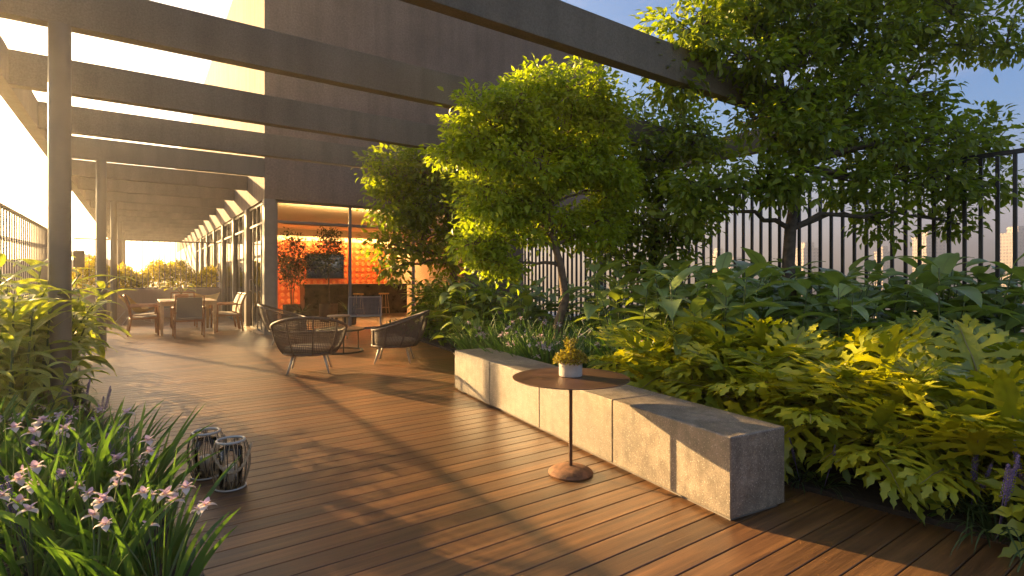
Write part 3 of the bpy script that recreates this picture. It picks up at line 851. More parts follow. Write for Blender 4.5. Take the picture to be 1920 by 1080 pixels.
# ------------------------------------------------------------------ lounge furniture
def rattan_chair(loc, back_dir, lab):
    rz = math.atan2(back_dir[1], back_dir[0]) - math.pi / 2
    c = thing('rattan_chair', lab, 'chair', loc, rz, 'round rattan chairs on the deck')
    rb, zb = .34, .265
    def S(th, v):                                    # th=pi/2 is the back
        bk = (1 + math.sin(th)) / 2
        zt = .50 + .275 * bk ** 1.3
        rx, ry, oy = .485, .43, .09
        x0, y0 = rb * math.cos(th), rb * math.sin(th)
        x1, y1 = rx * math.cos(th), ry * math.sin(th) + oy
        k = v ** .8 + .10 * math.sin(math.pi * v)
        return Vector((x0 + (x1 - x0) * k, y0 + (y1 - y0) * k, zb + (zt - zb) * v))
    N = 104
    sh = MB()
    for k in range(N):
        th = 2 * math.pi * k / N
        sh.tube([S(th, i / 8) for i in range(9)], .0035, 4, cap=False)
    for j in range(1, 22):
        v_ = j / 22
        sh.tube([S(2 * math.pi * k / 56, v_) for k in range(56)], .0042, 4, closed=True)
    sh.build('shell', M['rattan'], c, smooth=True)
    for k in range(9):
        rb_ = MB()
        th = 2 * math.pi * (k + .5) / 9
        o = Vector((math.cos(th), math.sin(th), 0)) * .008
        rb_.tube([S(th, i / 8) + o for i in range(9)], .0115, 6)
        rb_.build('rib', M['rattan'], c, smooth=True)
    MB().tube([S(2 * math.pi * k / 64, 1) for k in range(64)], .019, 8, closed=True).build('rim', M['rattan'], c, smooth=True)
    MB().tube([S(2 * math.pi * k / 64, 0) for k in range(64)], .017, 8, closed=True).build('seat_ring', M['rattan'], c, smooth=True)
    MB().lathe([(0, zb - .008), (.33, zb - .008), (.33, zb + .006), (0, zb + .006)], 40).build('seat', M['rattan'], c)
    MB().lathe([(0, zb + .01), (.31, zb + .01), (.335, zb + .04), (.325, zb + .075), (.28, zb + .09), (0, zb + .095)], 40).build('cushion', M['cushion'], c, smooth=True)
    for a in (45, 135, 225, 315):
        q = R(a)
        MB().tube([(.27 * math.cos(q), .27 * math.sin(q), zb - .01), (.375 * math.cos(q), .375 * math.sin(q), 0)], [.019, .011], 8).build('leg', M['legmetal'], c, smooth=True)
    return c
rattan_chair((1.97, 7.72, 0), (-.33, -.94), 'round rattan chair seen from behind, nearest to the camera')
rattan_chair((3.27, 7.85, 0), (.86, -.5), 'round rattan chair beside the yellow leaved plants, turned to the left')
rattan_chair((2.43, 11.2, 0), (-.97, .22), 'round rattan chair at the glazed corner, behind the nearest rattan chair')

gt = thing('coffee_table', 'low round dark green metal coffee table between the rattan chairs', 'table', (2.93, 9.45, 0))
MB().lathe([(0, .375), (.40, .375), (.415, .382), (.415, .402), (.405, .405), (0, .40)], 48).build('tabletop', M['greentable'], gt, smooth='auto')
for a in (20, 140, 260):
    MB().tube([(.385 * math.cos(R(a)), .385 * math.sin(R(a)), .374), (.385 * math.cos(R(a)), .385 * math.sin(R(a)), .012)], .011, 8).build('leg', M['greentable'], gt)
MB().tube([(.385 * math.cos(a * math.pi / 24), .385 * math.sin(a * math.pi / 24), .011) for a in range(48)], .011, 6, closed=True).build('floor_ring', M['greentable'], gt, smooth=True)

stl = thing('side_table', 'small pale wooden side table behind the green coffee table', 'table', (3.48, 11.35, 0))
MB().lathe([(0, .47), (.225, .47), (.235, .478), (.235, .50), (.228, .505), (0, .505)], 36).build('tabletop', M['oak'], stl, smooth='auto')
for a in (45, 135, 225, 315):
    MB().tube([(.19 * math.cos(R(a)), .19 * math.sin(R(a)), .47), (.20 * math.cos(R(a)), .20 * math.sin(R(a)), 0)], [.02, .016], 8).build('leg', M['oak'], stl)

lc = thing('lounge_chair', 'grey woven easy chair with pale tube legs beside the glazing', 'chair', (4.3, 12.1, 0), math.atan2(.75, .3) - math.pi / 2)
def weave_sheet(f, nu, nv, r):
    mb = MB()
    for i in range(nu + 1): mb.tube([f(i / nu, j / 12) for j in range(13)], r, 4)
    for j in range(nv + 1): mb.tube([f(i / 8, j / nv) for i in range(9)], r, 4)
    return mb
weave_sheet(lambda u, v: Vector((-.36 + .72 * u, .26 + .16 * v, .40 + .42 * v)), 24, 14, .006).build('backrest', M['greyweave'], lc)
weave_sheet(lambda u, v: Vector((-.36 + .72 * u, -.36 + .62 * v, .42 - .04 * v)), 24, 18, .006).build('seat', M['greyweave'], lc)
mb = MB()
mb.tube([(-.37, .26, .39), (-.37, .43, .83), (.37, .43, .83), (.37, .26, .39), (.37, -.37, .43), (-.37, -.37, .43)], .016, 8, closed=True); mb.build('frame', M['legmetal'], lc, smooth=False)
for sx_ in (-1, 1):
    MB().tube([(sx_ * .36, -.36, .42), (sx_ * .37, -.40, .2), (sx_ * .37, -.38, 0)], .012, 8).build('leg', M['legmetal'], lc)
    MB().tube([(sx_ * .36, .26, .40), (sx_ * .37, .36, .2), (sx_ * .37, .40, 0)], .012, 8).build('leg', M['legmetal'], lc)

# ------------------------------------------------------------------ dining group
dt = thing('dining_table', 'pale wooden dining table set under the pergola', 'table', (.97, 15.0, 0))
MB().box(-.56, .56, -.82, .82, .735, .765, .004).build('tabletop', M['oak'], dt)
MB().box(-.48, .48, -.74, -.71, .65, .734).build('apron', M['oak'], dt); MB().box(-.48, .48, .71, .74, .65, .734).build('apron', M['oak'], dt)
MB().box(-.50, -.47, -.70, .70, .65, .734).build('apron', M['oak'], dt); MB().box(.47, .50, -.70, .70, .65, .734).build('apron', M['oak'], dt)
for sx_ in (-1, 1):
    for sy_ in (-1, 1):
        x, y = sx_ * .515, sy_ * .775
        mb = MB(); vs = [(x - .022, y - .022, 0), (x + .022, y - .022, 0), (x + .022, y + .022, 0), (x - .022, y + .022, 0), (x - .038, y - .038, .734), (x + .038, y - .038, .734), (x + .038, y + .038, .734), (x - .038, y + .038, .734)]
        mb.add(vs, [(3, 2, 1, 0), (4, 5, 6, 7), (0, 1, 5, 4), (1, 2, 6, 5), (2, 3, 7, 6), (3, 0, 4, 7)]); mb.build('leg', M['oak'], dt)
def dining_chair(loc, face, lab, sl='sling', proto=[None]):
    rz = math.atan2(face[1], face[0]) - math.pi / 2           # +y local = the way the sitter looks
    c = thing('dining_chair', lab, 'chair', loc, rz, 'chairs round the dining table')
    T = M['teak']
    for s_ in (-1, 1):
        MB().tube([(s_ * .27, -.30, 0), (s_ * .27, -.24, .40), (s_ * .27, -.26, .60), (s_ * .26, -.36, .90)], [.017, .022, .020, .016], 6).build('leg', T, c)
        MB().tube([(s_ * .28, .26, 0), (s_ * .28, .25, .40), (s_ * .28, .245, .635)], [.016, .021, .018], 6).build('leg', T, c)
        MB().box(s_ * .285 - .028, s_ * .285 + .028, -.27, .30, .636, .66, .006).build('armrest', T, c)
        MB().box(s_ * .265 - .012, s_ * .265 + .012, -.24, .25, .365, .41, .003).build('side_rail', T, c)
    MB().box(-.25, .25, .235, .26, .36, .41, .003).build('front_rail', T, c)
    MB().box(-.25, .25, -.255, -.23, .34, .385, .003).build('rear_rail', T, c)
    def sheet(pts, w, th):
        mb = MB(); n = len(pts); vs = []
        for i, (y, z) in enumerate(pts):
            a = pts[max(0, i - 1)]; b = pts[min(n - 1, i + 1)]
            d = Vector((0, b[0] - a[0], b[1] - a[1])).normalized(); nn = Vector((0, -d.z, d.y)) * th / 2
            p = Vector((0, y, z))
            vs += [p + nn + Vector((-w, 0, 0)), p + nn + Vector((w, 0, 0)), p - nn + Vector((w, 0, 0)), p - nn + Vector((-w, 0, 0))]
        fs = []
        for i in range(n - 1):
            for k in range(4):
                fs.append((i * 4 + k, i * 4 + (k + 1) % 4, i * 4 + 4 + (k + 1) % 4, i * 4 + 4 + k))
        fs += [(3, 2, 1, 0), tuple((n - 1) * 4 + k for k in range(4))]
        return mb.add(vs, fs)
    sheet([(.25, .435), (.12, .425), (-.05, .405), (-.19, .40)], .247, .016).build('seat', M[sl], c, smooth='auto')
    sheet([(-.225, .43), (-.235, .55), (-.265, .70), (-.335, .865)], .238, .016).build('backrest', M[sl], c, smooth='auto')
    MB().tube([(-.265, -.36, .895), (.265, -.36, .895)], .014, 6).build('top_rail', T, c)
    return c
dining_chair((.93, 13.72, 0), (0, 1), 'dining chair at the near end of the table, its grey back to the camera')
dining_chair((.12, 14.72, 0), (1, .05), 'dining chair at the left side of the table, seen in profile')
dining_chair((.12, 15.6, 0), (1, 0), 'farther dining chair at the left side of the table, mostly hidden')
dining_chair((1.82, 14.7, 0), (-1, .02), 'nearer dining chair with sunlit sling at the right side of the table', 'sling_sunlit')
dining_chair((1.82, 15.4, 0), (-1, 0), 'farther dining chair with sunlit sling at the right side of the table', 'sling_sunlit')
dining_chair((1.0, 16.4, 0), (0, -1), 'dining chair at the far end of the table, facing the camera', 'sling_sunlit')

pl = thing('table_planter', 'brown bowl with a leafy houseplant on the dining table', 'plant pot', (.86, 14.9, .766))
MB().lathe([(.10, 0), (.13, .01), (.15, .12), (.145, .14), (.12, .135)], 28).build('bowl', M['teak'], pl, smooth='auto')
MB().lathe([(0, .12), (.135, .12)], 20).build('soil', M['soil'], pl)
mb, ms, rd = MB(), MB(), random.Random(8)
for k in range(13):
    a = k * 2.4; r = rd.uniform(.12, .36); z = rd.uniform(.12, .34)
    p = Vector((r * math.cos(a), r * math.sin(a), .12 + z))
    ms.tube(bez(Vector((0, 0, .12)), Vector((p.x * .4, p.y * .4, p.z + .04)), p, 6), .004, 5)
    blade(mb, p, (math.cos(a), math.sin(a), .1), (0, 0, 1), rd.uniform(.16, .24), .11, .9, .1, 6, 'lance')
mb.build('leaves', M['philo'], pl, smooth=True); ms.build('stem', M['petiole'], pl)

def sling_lounger(loc, rz, lab):
    c = thing('garden_chair', lab, 'chair', loc, rz, 'yellow sling chairs by the planter wall')
    mb = MB(); vs, fs = [], []
    nu, nv = 12, 10
    for lay in (0, .012):
        for j in range(nv + 1):
            v_ = j / nv
            w = .30 + .10 * v_ if v_ > .4 else .34
            y = .42 - .72 * v_ ** .8; z = .36 - .06 * math.sin(math.pi * min(1, v_ * 1.6)) + .62 * max(0, v_ - .38) ** 1.1
            for i in range(nu + 1):
                u = i / nu * 2 - 1
                vs.append((u * w, y + .06 * u * u, z + .10 * u * u - lay))
    W_ = nu + 1; B_ = W_ * (nv + 1)
    for j in range(nv):
        for i in range(nu):
            a = j * W_ + i
            fs += [(a, a + 1, a + W_ + 1, a + W_), (B_ + a, B_ + a + W_, B_ + a + W_ + 1, B_ + a + 1)]
    mb.add(vs, fs); mb.build('sling', M['yellowsling'], c, smooth=True)
    for s_ in (-1, 1):
        MB().tube([(s_ * .30, .30, .36), (s_ * .34, .38, 0)], .010, 6).build('leg', M['legmetal'], c)
        MB().tube([(s_ * .30, -.10, .34), (s_ * .38, -.34, 0)], .010, 6).build('leg', M['legmetal'], c)
    MB().tube([(-.33, .40, .01), (.33, .40, .01)], .009, 6).build('foot_bar', M['legmetal'], c)
    return c
sling_lounger((-.1, 18.6, 0), R(-75), 'yellow sling chair by the second column, facing the dining table')
sling_lounger((1.75, 19.6, 0), R(160), 'yellow sling chair against the planter wall, behind the dining table')
lt = thing('side_table', 'low slim metal side table beside the yellow sling chair', 'table', (.75, 19.3, 0))
MB().lathe([(0, .40), (.3, .40), (.3, .42), (0, .42)], 28).build('tabletop', M['greentable'], lt)
for a in (0, 120, 240): MB().tube([(.24 * math.cos(R(a)), .24 * math.sin(R(a)), .40), (.27 * math.cos(R(a)), .27 * math.sin(R(a)), 0)], .01, 6).build('leg', M['greentable'], lt)

# ------------------------------------------------------------------ indoor plants
def indoor_tree(loc, h, potr, poth, cw, ch, n, lab, seed, multi):
    r = thing('potted_tree', lab, 'potted tree', loc, 0, 'potted trees in the lounge')
    MB().lathe([(potr * .85, 0), (potr, poth * .1), (potr, poth), (potr * .92, poth), (potr * .9, poth * .9)], 28).build('pot', M['terracotta'], r, smooth='auto')
    MB().lathe([(0, poth * .9), (potr * .91, poth * .9)], 24).build('soil', M['soil'], r)
    rd = random.Random(seed); rng = np.random.default_rng(seed); w = MB(); A = []
    zc = h - ch * .5
    for k in range(multi):
        a = k * 6.28 / multi + .4
        top = Vector((cw * .4 * math.cos(a) * (multi > 1), cw * .4 * math.sin(a) * (multi > 1), zc))
        w.tube(bez(Vector((.03 * math.cos(a), .03 * math.sin(a), poth * .88)), Vector((top.x * .3, top.y * .3, zc * .6)), top, 6), [.026 / multi ** .4 * (1 - .08 * i) for i in range(7)], 7)
    for k in range(n):
        d = rng.normal(size=3); d /= np.linalg.norm(d); rr = rng.uniform(.3, 1) ** .6
        p = Vector((d[0] * cw * rr, d[1] * cw * rr, zc + d[2] * ch * .5 * rr)); A.append(p)
        if k % 2 == 0: w.tube([Vector((p.x * .2, p.y * .2, zc - ch * .2 + (p.z - zc) * .3)), p], [.007, .002], 4)
    w.build('trunk', M['bark_dark'], r, smooth=True)
    A = np.array(A); idx = np.repeat(np.arange(len(A)), 14); N = len(idx)
    o = rng.normal(size=(N, 3)) * .075
    link('crown', np_leaves('crown', M['indoor_leaf'], A[idx] + o, o * 8 + rng.normal(size=(N, 3)) * .5 + np.array([0, 0, .2]), rng.normal(size=(N, 3)) * .5 + np.array([0, 0, .8]), rng.uniform(.06, .11, N), rng.uniform(.028, .045, N)), r)
p = gnd(548, 17.2)
indoor_tree((p.x, p.y, .012), 2.75, .28, .42, .52, 1.75, 190, 'bushy tree with forked stems in a dark pot behind the glass', 4, 5)
p = gnd(616, 15.6)
indoor_tree((p.x, p.y, .012), 2.75, .26, .52, .42, 1.35, 130, 'slender tree with one bare stem in a dark pot behind the glass', 9, 1)
def spiky(loc, lab, s_, seed, poth=.3):
    r = thing('potted_plant', lab, 'plant pot', loc); rd = random.Random(seed)
    MB().lathe([(.15, 0), (.18, .02), (.19, poth), (.175, poth), (.17, poth - .03)], 24).build('pot', M['terracotta'], r, smooth='auto')
    mb = MB()
    for k in range(34):
        a = rd.uniform(0, 6.28); e = rd.uniform(.25, 1.3)
        blade(mb, (.03 * math.cos(a), .03 * math.sin(a), poth - .03), (math.cos(a) * math.cos(e), math.sin(a) * math.cos(e), math.sin(e)), (0, 0, 1), rd.uniform(.35, .6) * s_, .05 * s_, 1.0, .1, 6)
    mb.build('leaves', M['indoor_leaf'], r, smooth=True)
p = gnd(655, 14.6); spiky((p.x, p.y, .012), 'dark spiky plant in a pot right of the glazing mullion', 1.0, 2)
p = gnd(566, 16.6); spiky((p.x, p.y, .012), 'low dark spiky plant in a pot beside the bushy indoor tree', .9, 6, .2)

# ------------------------------------------------------------------ hedge beyond the far railing
hd = thing('hedge', 'sunlit yellow green hedge growing behind the far railing', 'hedge', (.4, 22.1, .0))
MB().box(-2.2, 1.9, -.9, .8, .3, .88).build('soil', M['soil'], hd)
rng = np.random.default_rng(11); N = 9000
pos = np.stack([rng.uniform(-2.1, 1.9, N), rng.uniform(-.9, .7, N), np.zeros(N)], 1)
top = .75 + .17 * np.sin(pos[:, 0] * 3.1) + .12 * np.sin(pos[:, 0] * 7.7 + 1) + .1 * np.sin(pos[:, 1] * 6)
pos[:, 2] = .85 + top * rng.uniform(0, 1, N) ** .6
link('foliage', np_leaves('foliage', M['hedge'], pos, rng.normal(size=(N, 3)) + np.array([0, 0, .6]), rng.normal(size=(N, 3)) * .6 + np.array([0, -.2, .7]), rng.uniform(.08, .17, N), rng.uniform(.03, .06, N)), hd)

# ------------------------------------------------------------------ trees
def lump(px, py, d, rx, ry, dd=None):
    k = d / FPX
    return (pxd(px, py, d), rx * k, (dd if dd else .8 * rx) * k, ry * k)
def tpt(px, py, d): return pxd(px, py, d)
g0 = gnd(1046, 7.0)
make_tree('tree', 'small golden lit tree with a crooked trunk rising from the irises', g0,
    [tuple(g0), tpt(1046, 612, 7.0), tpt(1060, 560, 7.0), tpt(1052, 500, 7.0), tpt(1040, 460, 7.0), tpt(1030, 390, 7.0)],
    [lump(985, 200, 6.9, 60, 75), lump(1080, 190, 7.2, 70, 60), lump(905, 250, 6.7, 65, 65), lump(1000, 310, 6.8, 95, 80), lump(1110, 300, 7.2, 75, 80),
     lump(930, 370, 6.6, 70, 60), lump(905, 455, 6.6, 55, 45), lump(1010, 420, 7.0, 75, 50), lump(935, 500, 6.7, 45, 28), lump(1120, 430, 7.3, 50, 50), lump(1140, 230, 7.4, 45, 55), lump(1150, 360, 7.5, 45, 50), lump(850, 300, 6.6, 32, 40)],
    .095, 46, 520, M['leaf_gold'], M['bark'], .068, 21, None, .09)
g0 = gnd(852, 10.4)
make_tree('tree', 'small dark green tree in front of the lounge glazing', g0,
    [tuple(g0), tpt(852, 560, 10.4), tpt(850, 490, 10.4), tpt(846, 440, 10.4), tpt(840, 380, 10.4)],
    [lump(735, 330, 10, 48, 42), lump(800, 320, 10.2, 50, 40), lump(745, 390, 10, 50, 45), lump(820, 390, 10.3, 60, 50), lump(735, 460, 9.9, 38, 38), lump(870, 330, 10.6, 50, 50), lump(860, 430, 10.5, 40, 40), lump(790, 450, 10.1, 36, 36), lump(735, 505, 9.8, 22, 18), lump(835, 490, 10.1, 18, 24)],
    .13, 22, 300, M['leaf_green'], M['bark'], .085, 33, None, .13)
g0 = gnd(1225, 9.3)
make_tree('tree', 'shaded green tree between the golden tree and the largest tree', g0,
    [tuple(g0), tpt(1222, 540, 9.3), tpt(1228, 450, 9.3), tpt(1235, 380, 9.3), tpt(1240, 310, 9.3)],
    [lump(1240, 235, 9.5, 70, 55), lump(1180, 290, 9.2, 60, 60), lump(1300, 260, 9.5, 55, 55), lump(1250, 330, 9.3, 85, 65), lump(1180, 400, 9.0, 70, 65), lump(1290, 410, 9.2, 55, 55), lump(1160, 470, 8.9, 50, 40), lump(1240, 460, 9.1, 60, 40), lump(1210, 510, 8.8, 40, 22)],
    .14, 20, 330, M['leaf_green'], M['bark_dark'], .07, 44, None, .13)
g0 = gnd(1486, 7.1)
make_tree('tree', 'largest tree, with spreading limbs in front of the black fence', g0,
    [tuple(g0), tpt(1478, 500, 7.1), tpt(1482, 430, 7.1), tpt(1490, 380, 7.1), tpt(1500, 320, 7.1), tpt(1470, 220, 7.1), tpt(1460, 130, 7.1)],
    [lump(1290, 60, 6.5, 75, 70), lump(1270, 150, 6.5, 50, 55), lump(1380, 110, 6.7, 85, 80), lump(1390, 10, 6.9, 90, 60), lump(1500, 40, 7.2, 110, 80), lump(1480, 150, 6.8, 90, 80),
     lump(1620, 60, 7.4, 110, 90), lump(1760, 40, 7.6, 100, 80), lump(1870, 70, 7.7, 50, 55), lump(1600, 180, 7.2, 90, 75), lump(1700, 170, 7.6, 75, 70), lump(1520, 250, 6.8, 75, 60), lump(1640, 270, 7.3, 90, 60),
     lump(1760, 270, 7.7, 95, 55), lump(1850, 260, 7.8, 45, 45), lump(1440, 240, 6.7, 60, 60), lump(1400, 330, 6.6, 80, 38), lump(1320, 350, 6.6, 60, 38), lump(1300, 405, 6.6, 34, 18), lump(1480, 340, 6.7, 55, 50), lump(1600, 345, 7.2, 70, 35), lump(1740, 350, 7.6, 90, 40), lump(1850, 350, 7.8, 50, 38),
     lump(1650, 420, 7.6, 40, 40), lump(1800, 420, 7.7, 35, 30), lump(1560, -70, 7.2, 180, 60), lump(1760, -60, 7.6, 150, 60), lump(1350, -70, 6.8, 90, 60)],
    .125, 29, 900, M['leaf_green'], M['bark_dark'], .085, 55, None, .115)
# a heavy low limb with few leaves, part of the largest tree's look
# ------------------------------------------------------------------ low plants
VAR = {}
def variants(key, n, fn):
    VAR[key] = [fn(k) for k in range(n)]
    return VAR[key]
def cane_var(mat_l, stems, h, nl, L, Wd, spread, seed, droop=1.0, lean=.25, sub='leaves'):
    lv, sm = cane_plant(random.Random(seed), stems, h, nl, L, Wd, spread, droop, lean)
    return [(sub, lv.mesh(sub, mat_l, True)), ('stem', sm.mesh('stem', M['stem'], True))]
broad = [cane_var(M['broad'], 4, 1.55, 9, .56, .20, .24, 100 + k, 1.3) for k in range(5)]
broadl = [cane_var(M['broad_light'], 6, 1.38, 11, .46, .115, .2, 200 + k, 1.2) for k in range(3)]
ginger = [cane_var(M['ginger'], 7, 1.25, 12, .46, .10, .2, 300 + k, 1.5, .42) for k in range(4)]
rd = random.Random(77)
# broad leaved canes in the back of the bed, in front of the fence
spots = []
for d, step in ((5.35, 92), (6.1, 88), (6.9, 82), (7.7, 76), (8.6, 70)):
    px = 1160 + rd.uniform(0, 40)
    while px < 2080:
        p = gnd(px + rd.uniform(-20, 20), d + rd.uniform(-.25, .25))
        px += step
        if p.x > 9.2 or p.x < edge_right(p.y) + .6: continue
        if math.hypot(p.x - 4.55, p.y - 5.4) < .45: continue
        spots.append((p.x, p.y, rd.uniform(.86, 1.08), rd.uniform(0, 6.28), rd.randrange(5)))
for d, step in ((8.6, 80), (9.6, 75)):
    px = 890
    while px < 1180:
        p = gnd(px + rd.uniform(-15, 15), d + rd.uniform(-.25, .25)); px += step * .8
        spots.append((p.x, p.y, rd.uniform(.78, .95), rd.uniform(0, 6.28), rd.randrange(5)))
place(broad, 'broadleaf_plant', 'dark green broad leaved cane plant growing between the fence and the lower plants', 'plant', 'broad leaved plants by the fence', 0, spots)
spots = []
for k in range(16):
    d = rd.uniform(9.3, 11.8); p = gnd(rd.uniform(740, 900), d)
    if p.x < edge_right(p.y) + .25: p.x = edge_right(p.y) + .3 + .3 * rd.random()
    if p.y > 12.7: continue
    spots.append((p.x, p.y, rd.uniform(.85, 1.05), rd.uniform(0, 6.28), rd.randrange(3)))
place(broadl, 'broadleaf_plant', 'yellow green broad leaved cane plant beside the right rattan chair', 'plant', 'yellow green plants by the rattan chair', 0, spots)
# variegated ginger at the left
spots = []
for (px, d, s_) in ((15, 4.5, 1.08), (60, 4.9, 1.05), (25, 5.5, 1.25), (-50, 4.6, 1.2), (55, 5.9, 1.15), (-5, 5.1, 1.15), (75, 5.4, .95), (85, 5.9, .85), (45, 6.8, .98), (-10, 7.6, .95), (100, 7.2, .72), (112, 8.4, .68), (80, 8.2, .8), (122, 10, .62), (132, 11.8, .6), (112, 10.8, .68), (-40, 6.0, 1.0), (140, 13.6, .6), (10, 3.9, .75), (150, 15.5, .6), (160, 17.5, .6)):
    p = gnd(px, d)
    p.x = min(max(p.x, -1.5), edge_left(p.y) - .12)
    spots.append((p.x, p.y, s_, rd.uniform(0, 6.28), rd.randrange(4)))
place(ginger, 'ginger_plant', 'ginger plant with yellow striped leaves in the bed under the left railing', 'plant', 'striped ginger plants in the left bed', 0, spots)

# split leaf philodendrons
def split_leaf(mb, base, ax_dir, up, L, seed):
    rr = random.Random(seed)
    d = Vector(ax_dir).normalized(); up = Vector(up).normalized()
    s = d.cross(up).normalized(); n = s.cross(d).normalized()
    base = Vector(base); droop = rr.uniform(.12, .3); fold = rr.uniform(.10, .5)
    def P(u, v, z=0):                                # u across, v along
        rip = .022 * math.sin(v * 26 / L * .5 + abs(u) * 17 + seed)
        return base + d * v + s * u + n * (abs(u) * fold - droop * (v * v) / L - .28 * u * u / L + rip * L + z)
    # central blade
    vs, fs = [], []
    m = 8
    for i in range(m + 1):
        t_ = i / m; v = -.10 * L + 1.02 * L * t_
        w = L * .125 * math.sin(math.pi * min(1, (t_ * .86 + .12))) ** .8
        vs += [P(-w, v), P(0, v, -.006), P(w, v)]
    for i in range(m):
        a = i * 3; fs += [(a, a + 3, a + 4, a + 1), (a + 1, a + 4, a + 5, a + 2)]
    o = 0
    nl = 7
    for sd_ in (-1, 1):
        for k in range(nl):
            t_ = k / (nl - 1)
            v0 = L * (-.05 + .80 * t_)
            ang = R(128 - 98 * t_ ** .9 + rr.uniform(-7, 7))
            ln = L * (.50 + .16 * math.sin(math.pi * (t_ * .9 + .05)) - .22 * t_) * rr.uniform(.88, 1.12)
            wd = L * .066 * (1.1 - .35 * t_)
            cu = R(-28)
            x, y_ = sd_ * L * .05, v0
            o = len(vs); q = 9; a = ang
            for i in range(q + 1):
                e = i / q
                # narrow waist, then teeth
                w = wd * (1.1 - .55 * math.sin(math.pi * min(1, e * 2.2)) * (e < .46)) * (1 - e ** 2.6) * (1 + (.75 if i in (5, 7) else (-.15 if i in (4, 6) else 0)))
                if i == q: w = .0
                dx, dy = math.sin(a) * sd_, math.cos(a)
                nx, ny = math.cos(a) * sd_, -math.sin(a)
                zz = .004 * (k % 3) - .10 * L * e * e
                vs += [P(x + nx * w, y_ + ny * w, zz), P(x, y_, zz - .01 * L * (e > 0)), P(x - nx * w, y_ - ny * w, zz)]
                x += dx * ln / q; y_ += dy * ln / q; a += cu / q
            for i in range(q):
                b = o + i * 3
                fs += [(b, b + 3, b + 4, b + 1), (b + 1, b + 4, b + 5, b + 2)]
    mb.add(vs, fs)
    # midrib
    return [P(0, v * L, .004) for v in (-.03, .2, .45, .7, .92)]
def philo_var(seed, nleaf, h, L):
    rr = random.Random(seed); lv, st = MB(), MB()
    for k in range(nleaf):
        a = k * 2.4 + rr.uniform(-.35, .35); f = (k + .5) / nleaf
        r = (.22 + .42 * f) * rr.uniform(.85, 1.15); z = h * (1.08 - .75 * f ** 1.25) * rr.uniform(.92, 1.08)
        tip = Vector((r * math.cos(a), r * math.sin(a), z))
        st.tube(bez(Vector((.03 * math.cos(a), .03 * math.sin(a), .02)), Vector((tip.x * .25, tip.y * .25, z * .85)), tip, 7), [.012 - .0008 * i for i in range(8)], 6)
        el = .75 - 1.2 * f + rr.uniform(-.45, .55)
        dd = Vector((math.cos(a + rr.uniform(-.3, .3)) * math.cos(el), math.sin(a) * math.cos(el), math.sin(el)))
        up = Vector((-math.cos(a) * math.sin(el), -math.sin(a) * math.sin(el), math.cos(el))) + Vector((rr.uniform(-.6, .6), rr.uniform(-.6, .6), 0))
        mid = split_leaf(lv, tip, dd, up, L * rr.uniform(.78, 1.12), seed * 50 + k)
        st.tube(mid, [.006, .005, .004, .003, .0015], 5)
    return [('leaves', lv.mesh('leaves', M['philo'], True)), ('stem', st.mesh('stem', M['petiole'], True))]
philo = [philo_var(500 + k, 16, .62, .52) for k in range(5)]
spots = []
for (px, d, s_) in ((1200, 4.75, .85), (1280, 4.6, .9), (1370, 4.4, .92), (1470, 4.3, .95), (1330, 4.95, .9), (1560, 4.45, .92), (1660, 4.35, .9), (1770, 4.25, .9), (1880, 4.1, .9), (1990, 4.0, .9),
                    (1420, 3.95, .82), (1530, 3.75, .88), (1640, 3.65, .9), (1750, 3.5, .9), (1870, 3.4, .92), (1990, 3.5, .9), (1590, 3.25, .7), (1690, 3.08, .7), (1800, 2.95, .72), (1930, 2.9, .75), (1240, 5.1, .85), (1420, 4.75, .9)):
    p = gnd(px, d)
    p.x = max(p.x, edge_right(p.y) + .62 * s_)
    spots.append((p.x, p.y, s_, rd.uniform(0, 6.28), rd.randrange(5)))
place(philo, 'philodendron', 'split leaf philodendron with deeply cut leaves spilling over the bed behind the bench', 'plant', 'split leaf philodendrons behind the bench', 0, spots)

# irises
def iris_var(seed, nb, h, w, nfl, big=True):
    rr = random.Random(seed); lv = MB()
    for k in range(nb):
        a = rr.uniform(0, 6.28); r = .10 * math.sqrt(rr.random()); e = rr.uniform(1.0, 1.55)
        b = (r * math.cos(a), r * math.sin(a), 0)
        blade(lv, b, (math.cos(a) * math.cos(e), math.sin(a) * math.cos(e), math.sin(e)), (math.cos(a + 1.3), math.sin(a + 1.3), .1), h * rr.uniform(.6, 1.12), w * rr.uniform(.7, 1.2), rr.uniform(.1, .95), .12, 8 if big else 5, 'sword', rr.uniform(-.8, .8))
    parts = [('leaves', lv.mesh('leaves', M['iris'], True))]
    for k in range(nfl):
        fl = MB(); a = rr.uniform(0, 6.28); rt_ = rr.uniform(.04, .22); z = h * rr.uniform(.55, .85)
        top = Vector((rt_ * math.cos(a), rt_ * math.sin(a), z))
        fl.m = 3; fl.tube(bez(Vector((0, 0, 0)), Vector((top.x * .3, top.y * .3, z * .6)), top, 6), [.004] * 7, 5)
        s_ = rr.uniform(.85, 1.15)
        ph = rr.uniform(0, 6.28)
        for j in range(3):
            q = ph + j * 2.094
            fl.m = 0; blade(fl, top, (math.cos(q), math.sin(q), .55), (0, 0, 1), .062 * s_, .034 * s_, 1.9, -.08, 6, 'lance')
            fl.m = 1; blade(fl, top, (math.cos(q + 1.05) * .75, math.sin(q + 1.05) * .75, 1.0), (0, 0, 1), .044 * s_, .026 * s_, .5, .18, 5, 'lance')
            fl.m = 2; blade(fl, top + Vector((0, 0, .003)), (math.cos(q), math.sin(q), .75), (0, 0, 1), .026 * s_, .010 * s_, 1.0, .1, 3, 'lance')
        parts.append(('flower', fl.mesh('flower', [M['petal_white'], M['petal_lilac'], M['petal_gold'], M['stem']], True)))
    return parts
irisn = [iris_var(700 + k, 26, .60, .030, 4) for k in range(5)]
irisf = [iris_var(800 + k, 38, .80, .021, 3, False) for k in range(4)]
spots = []
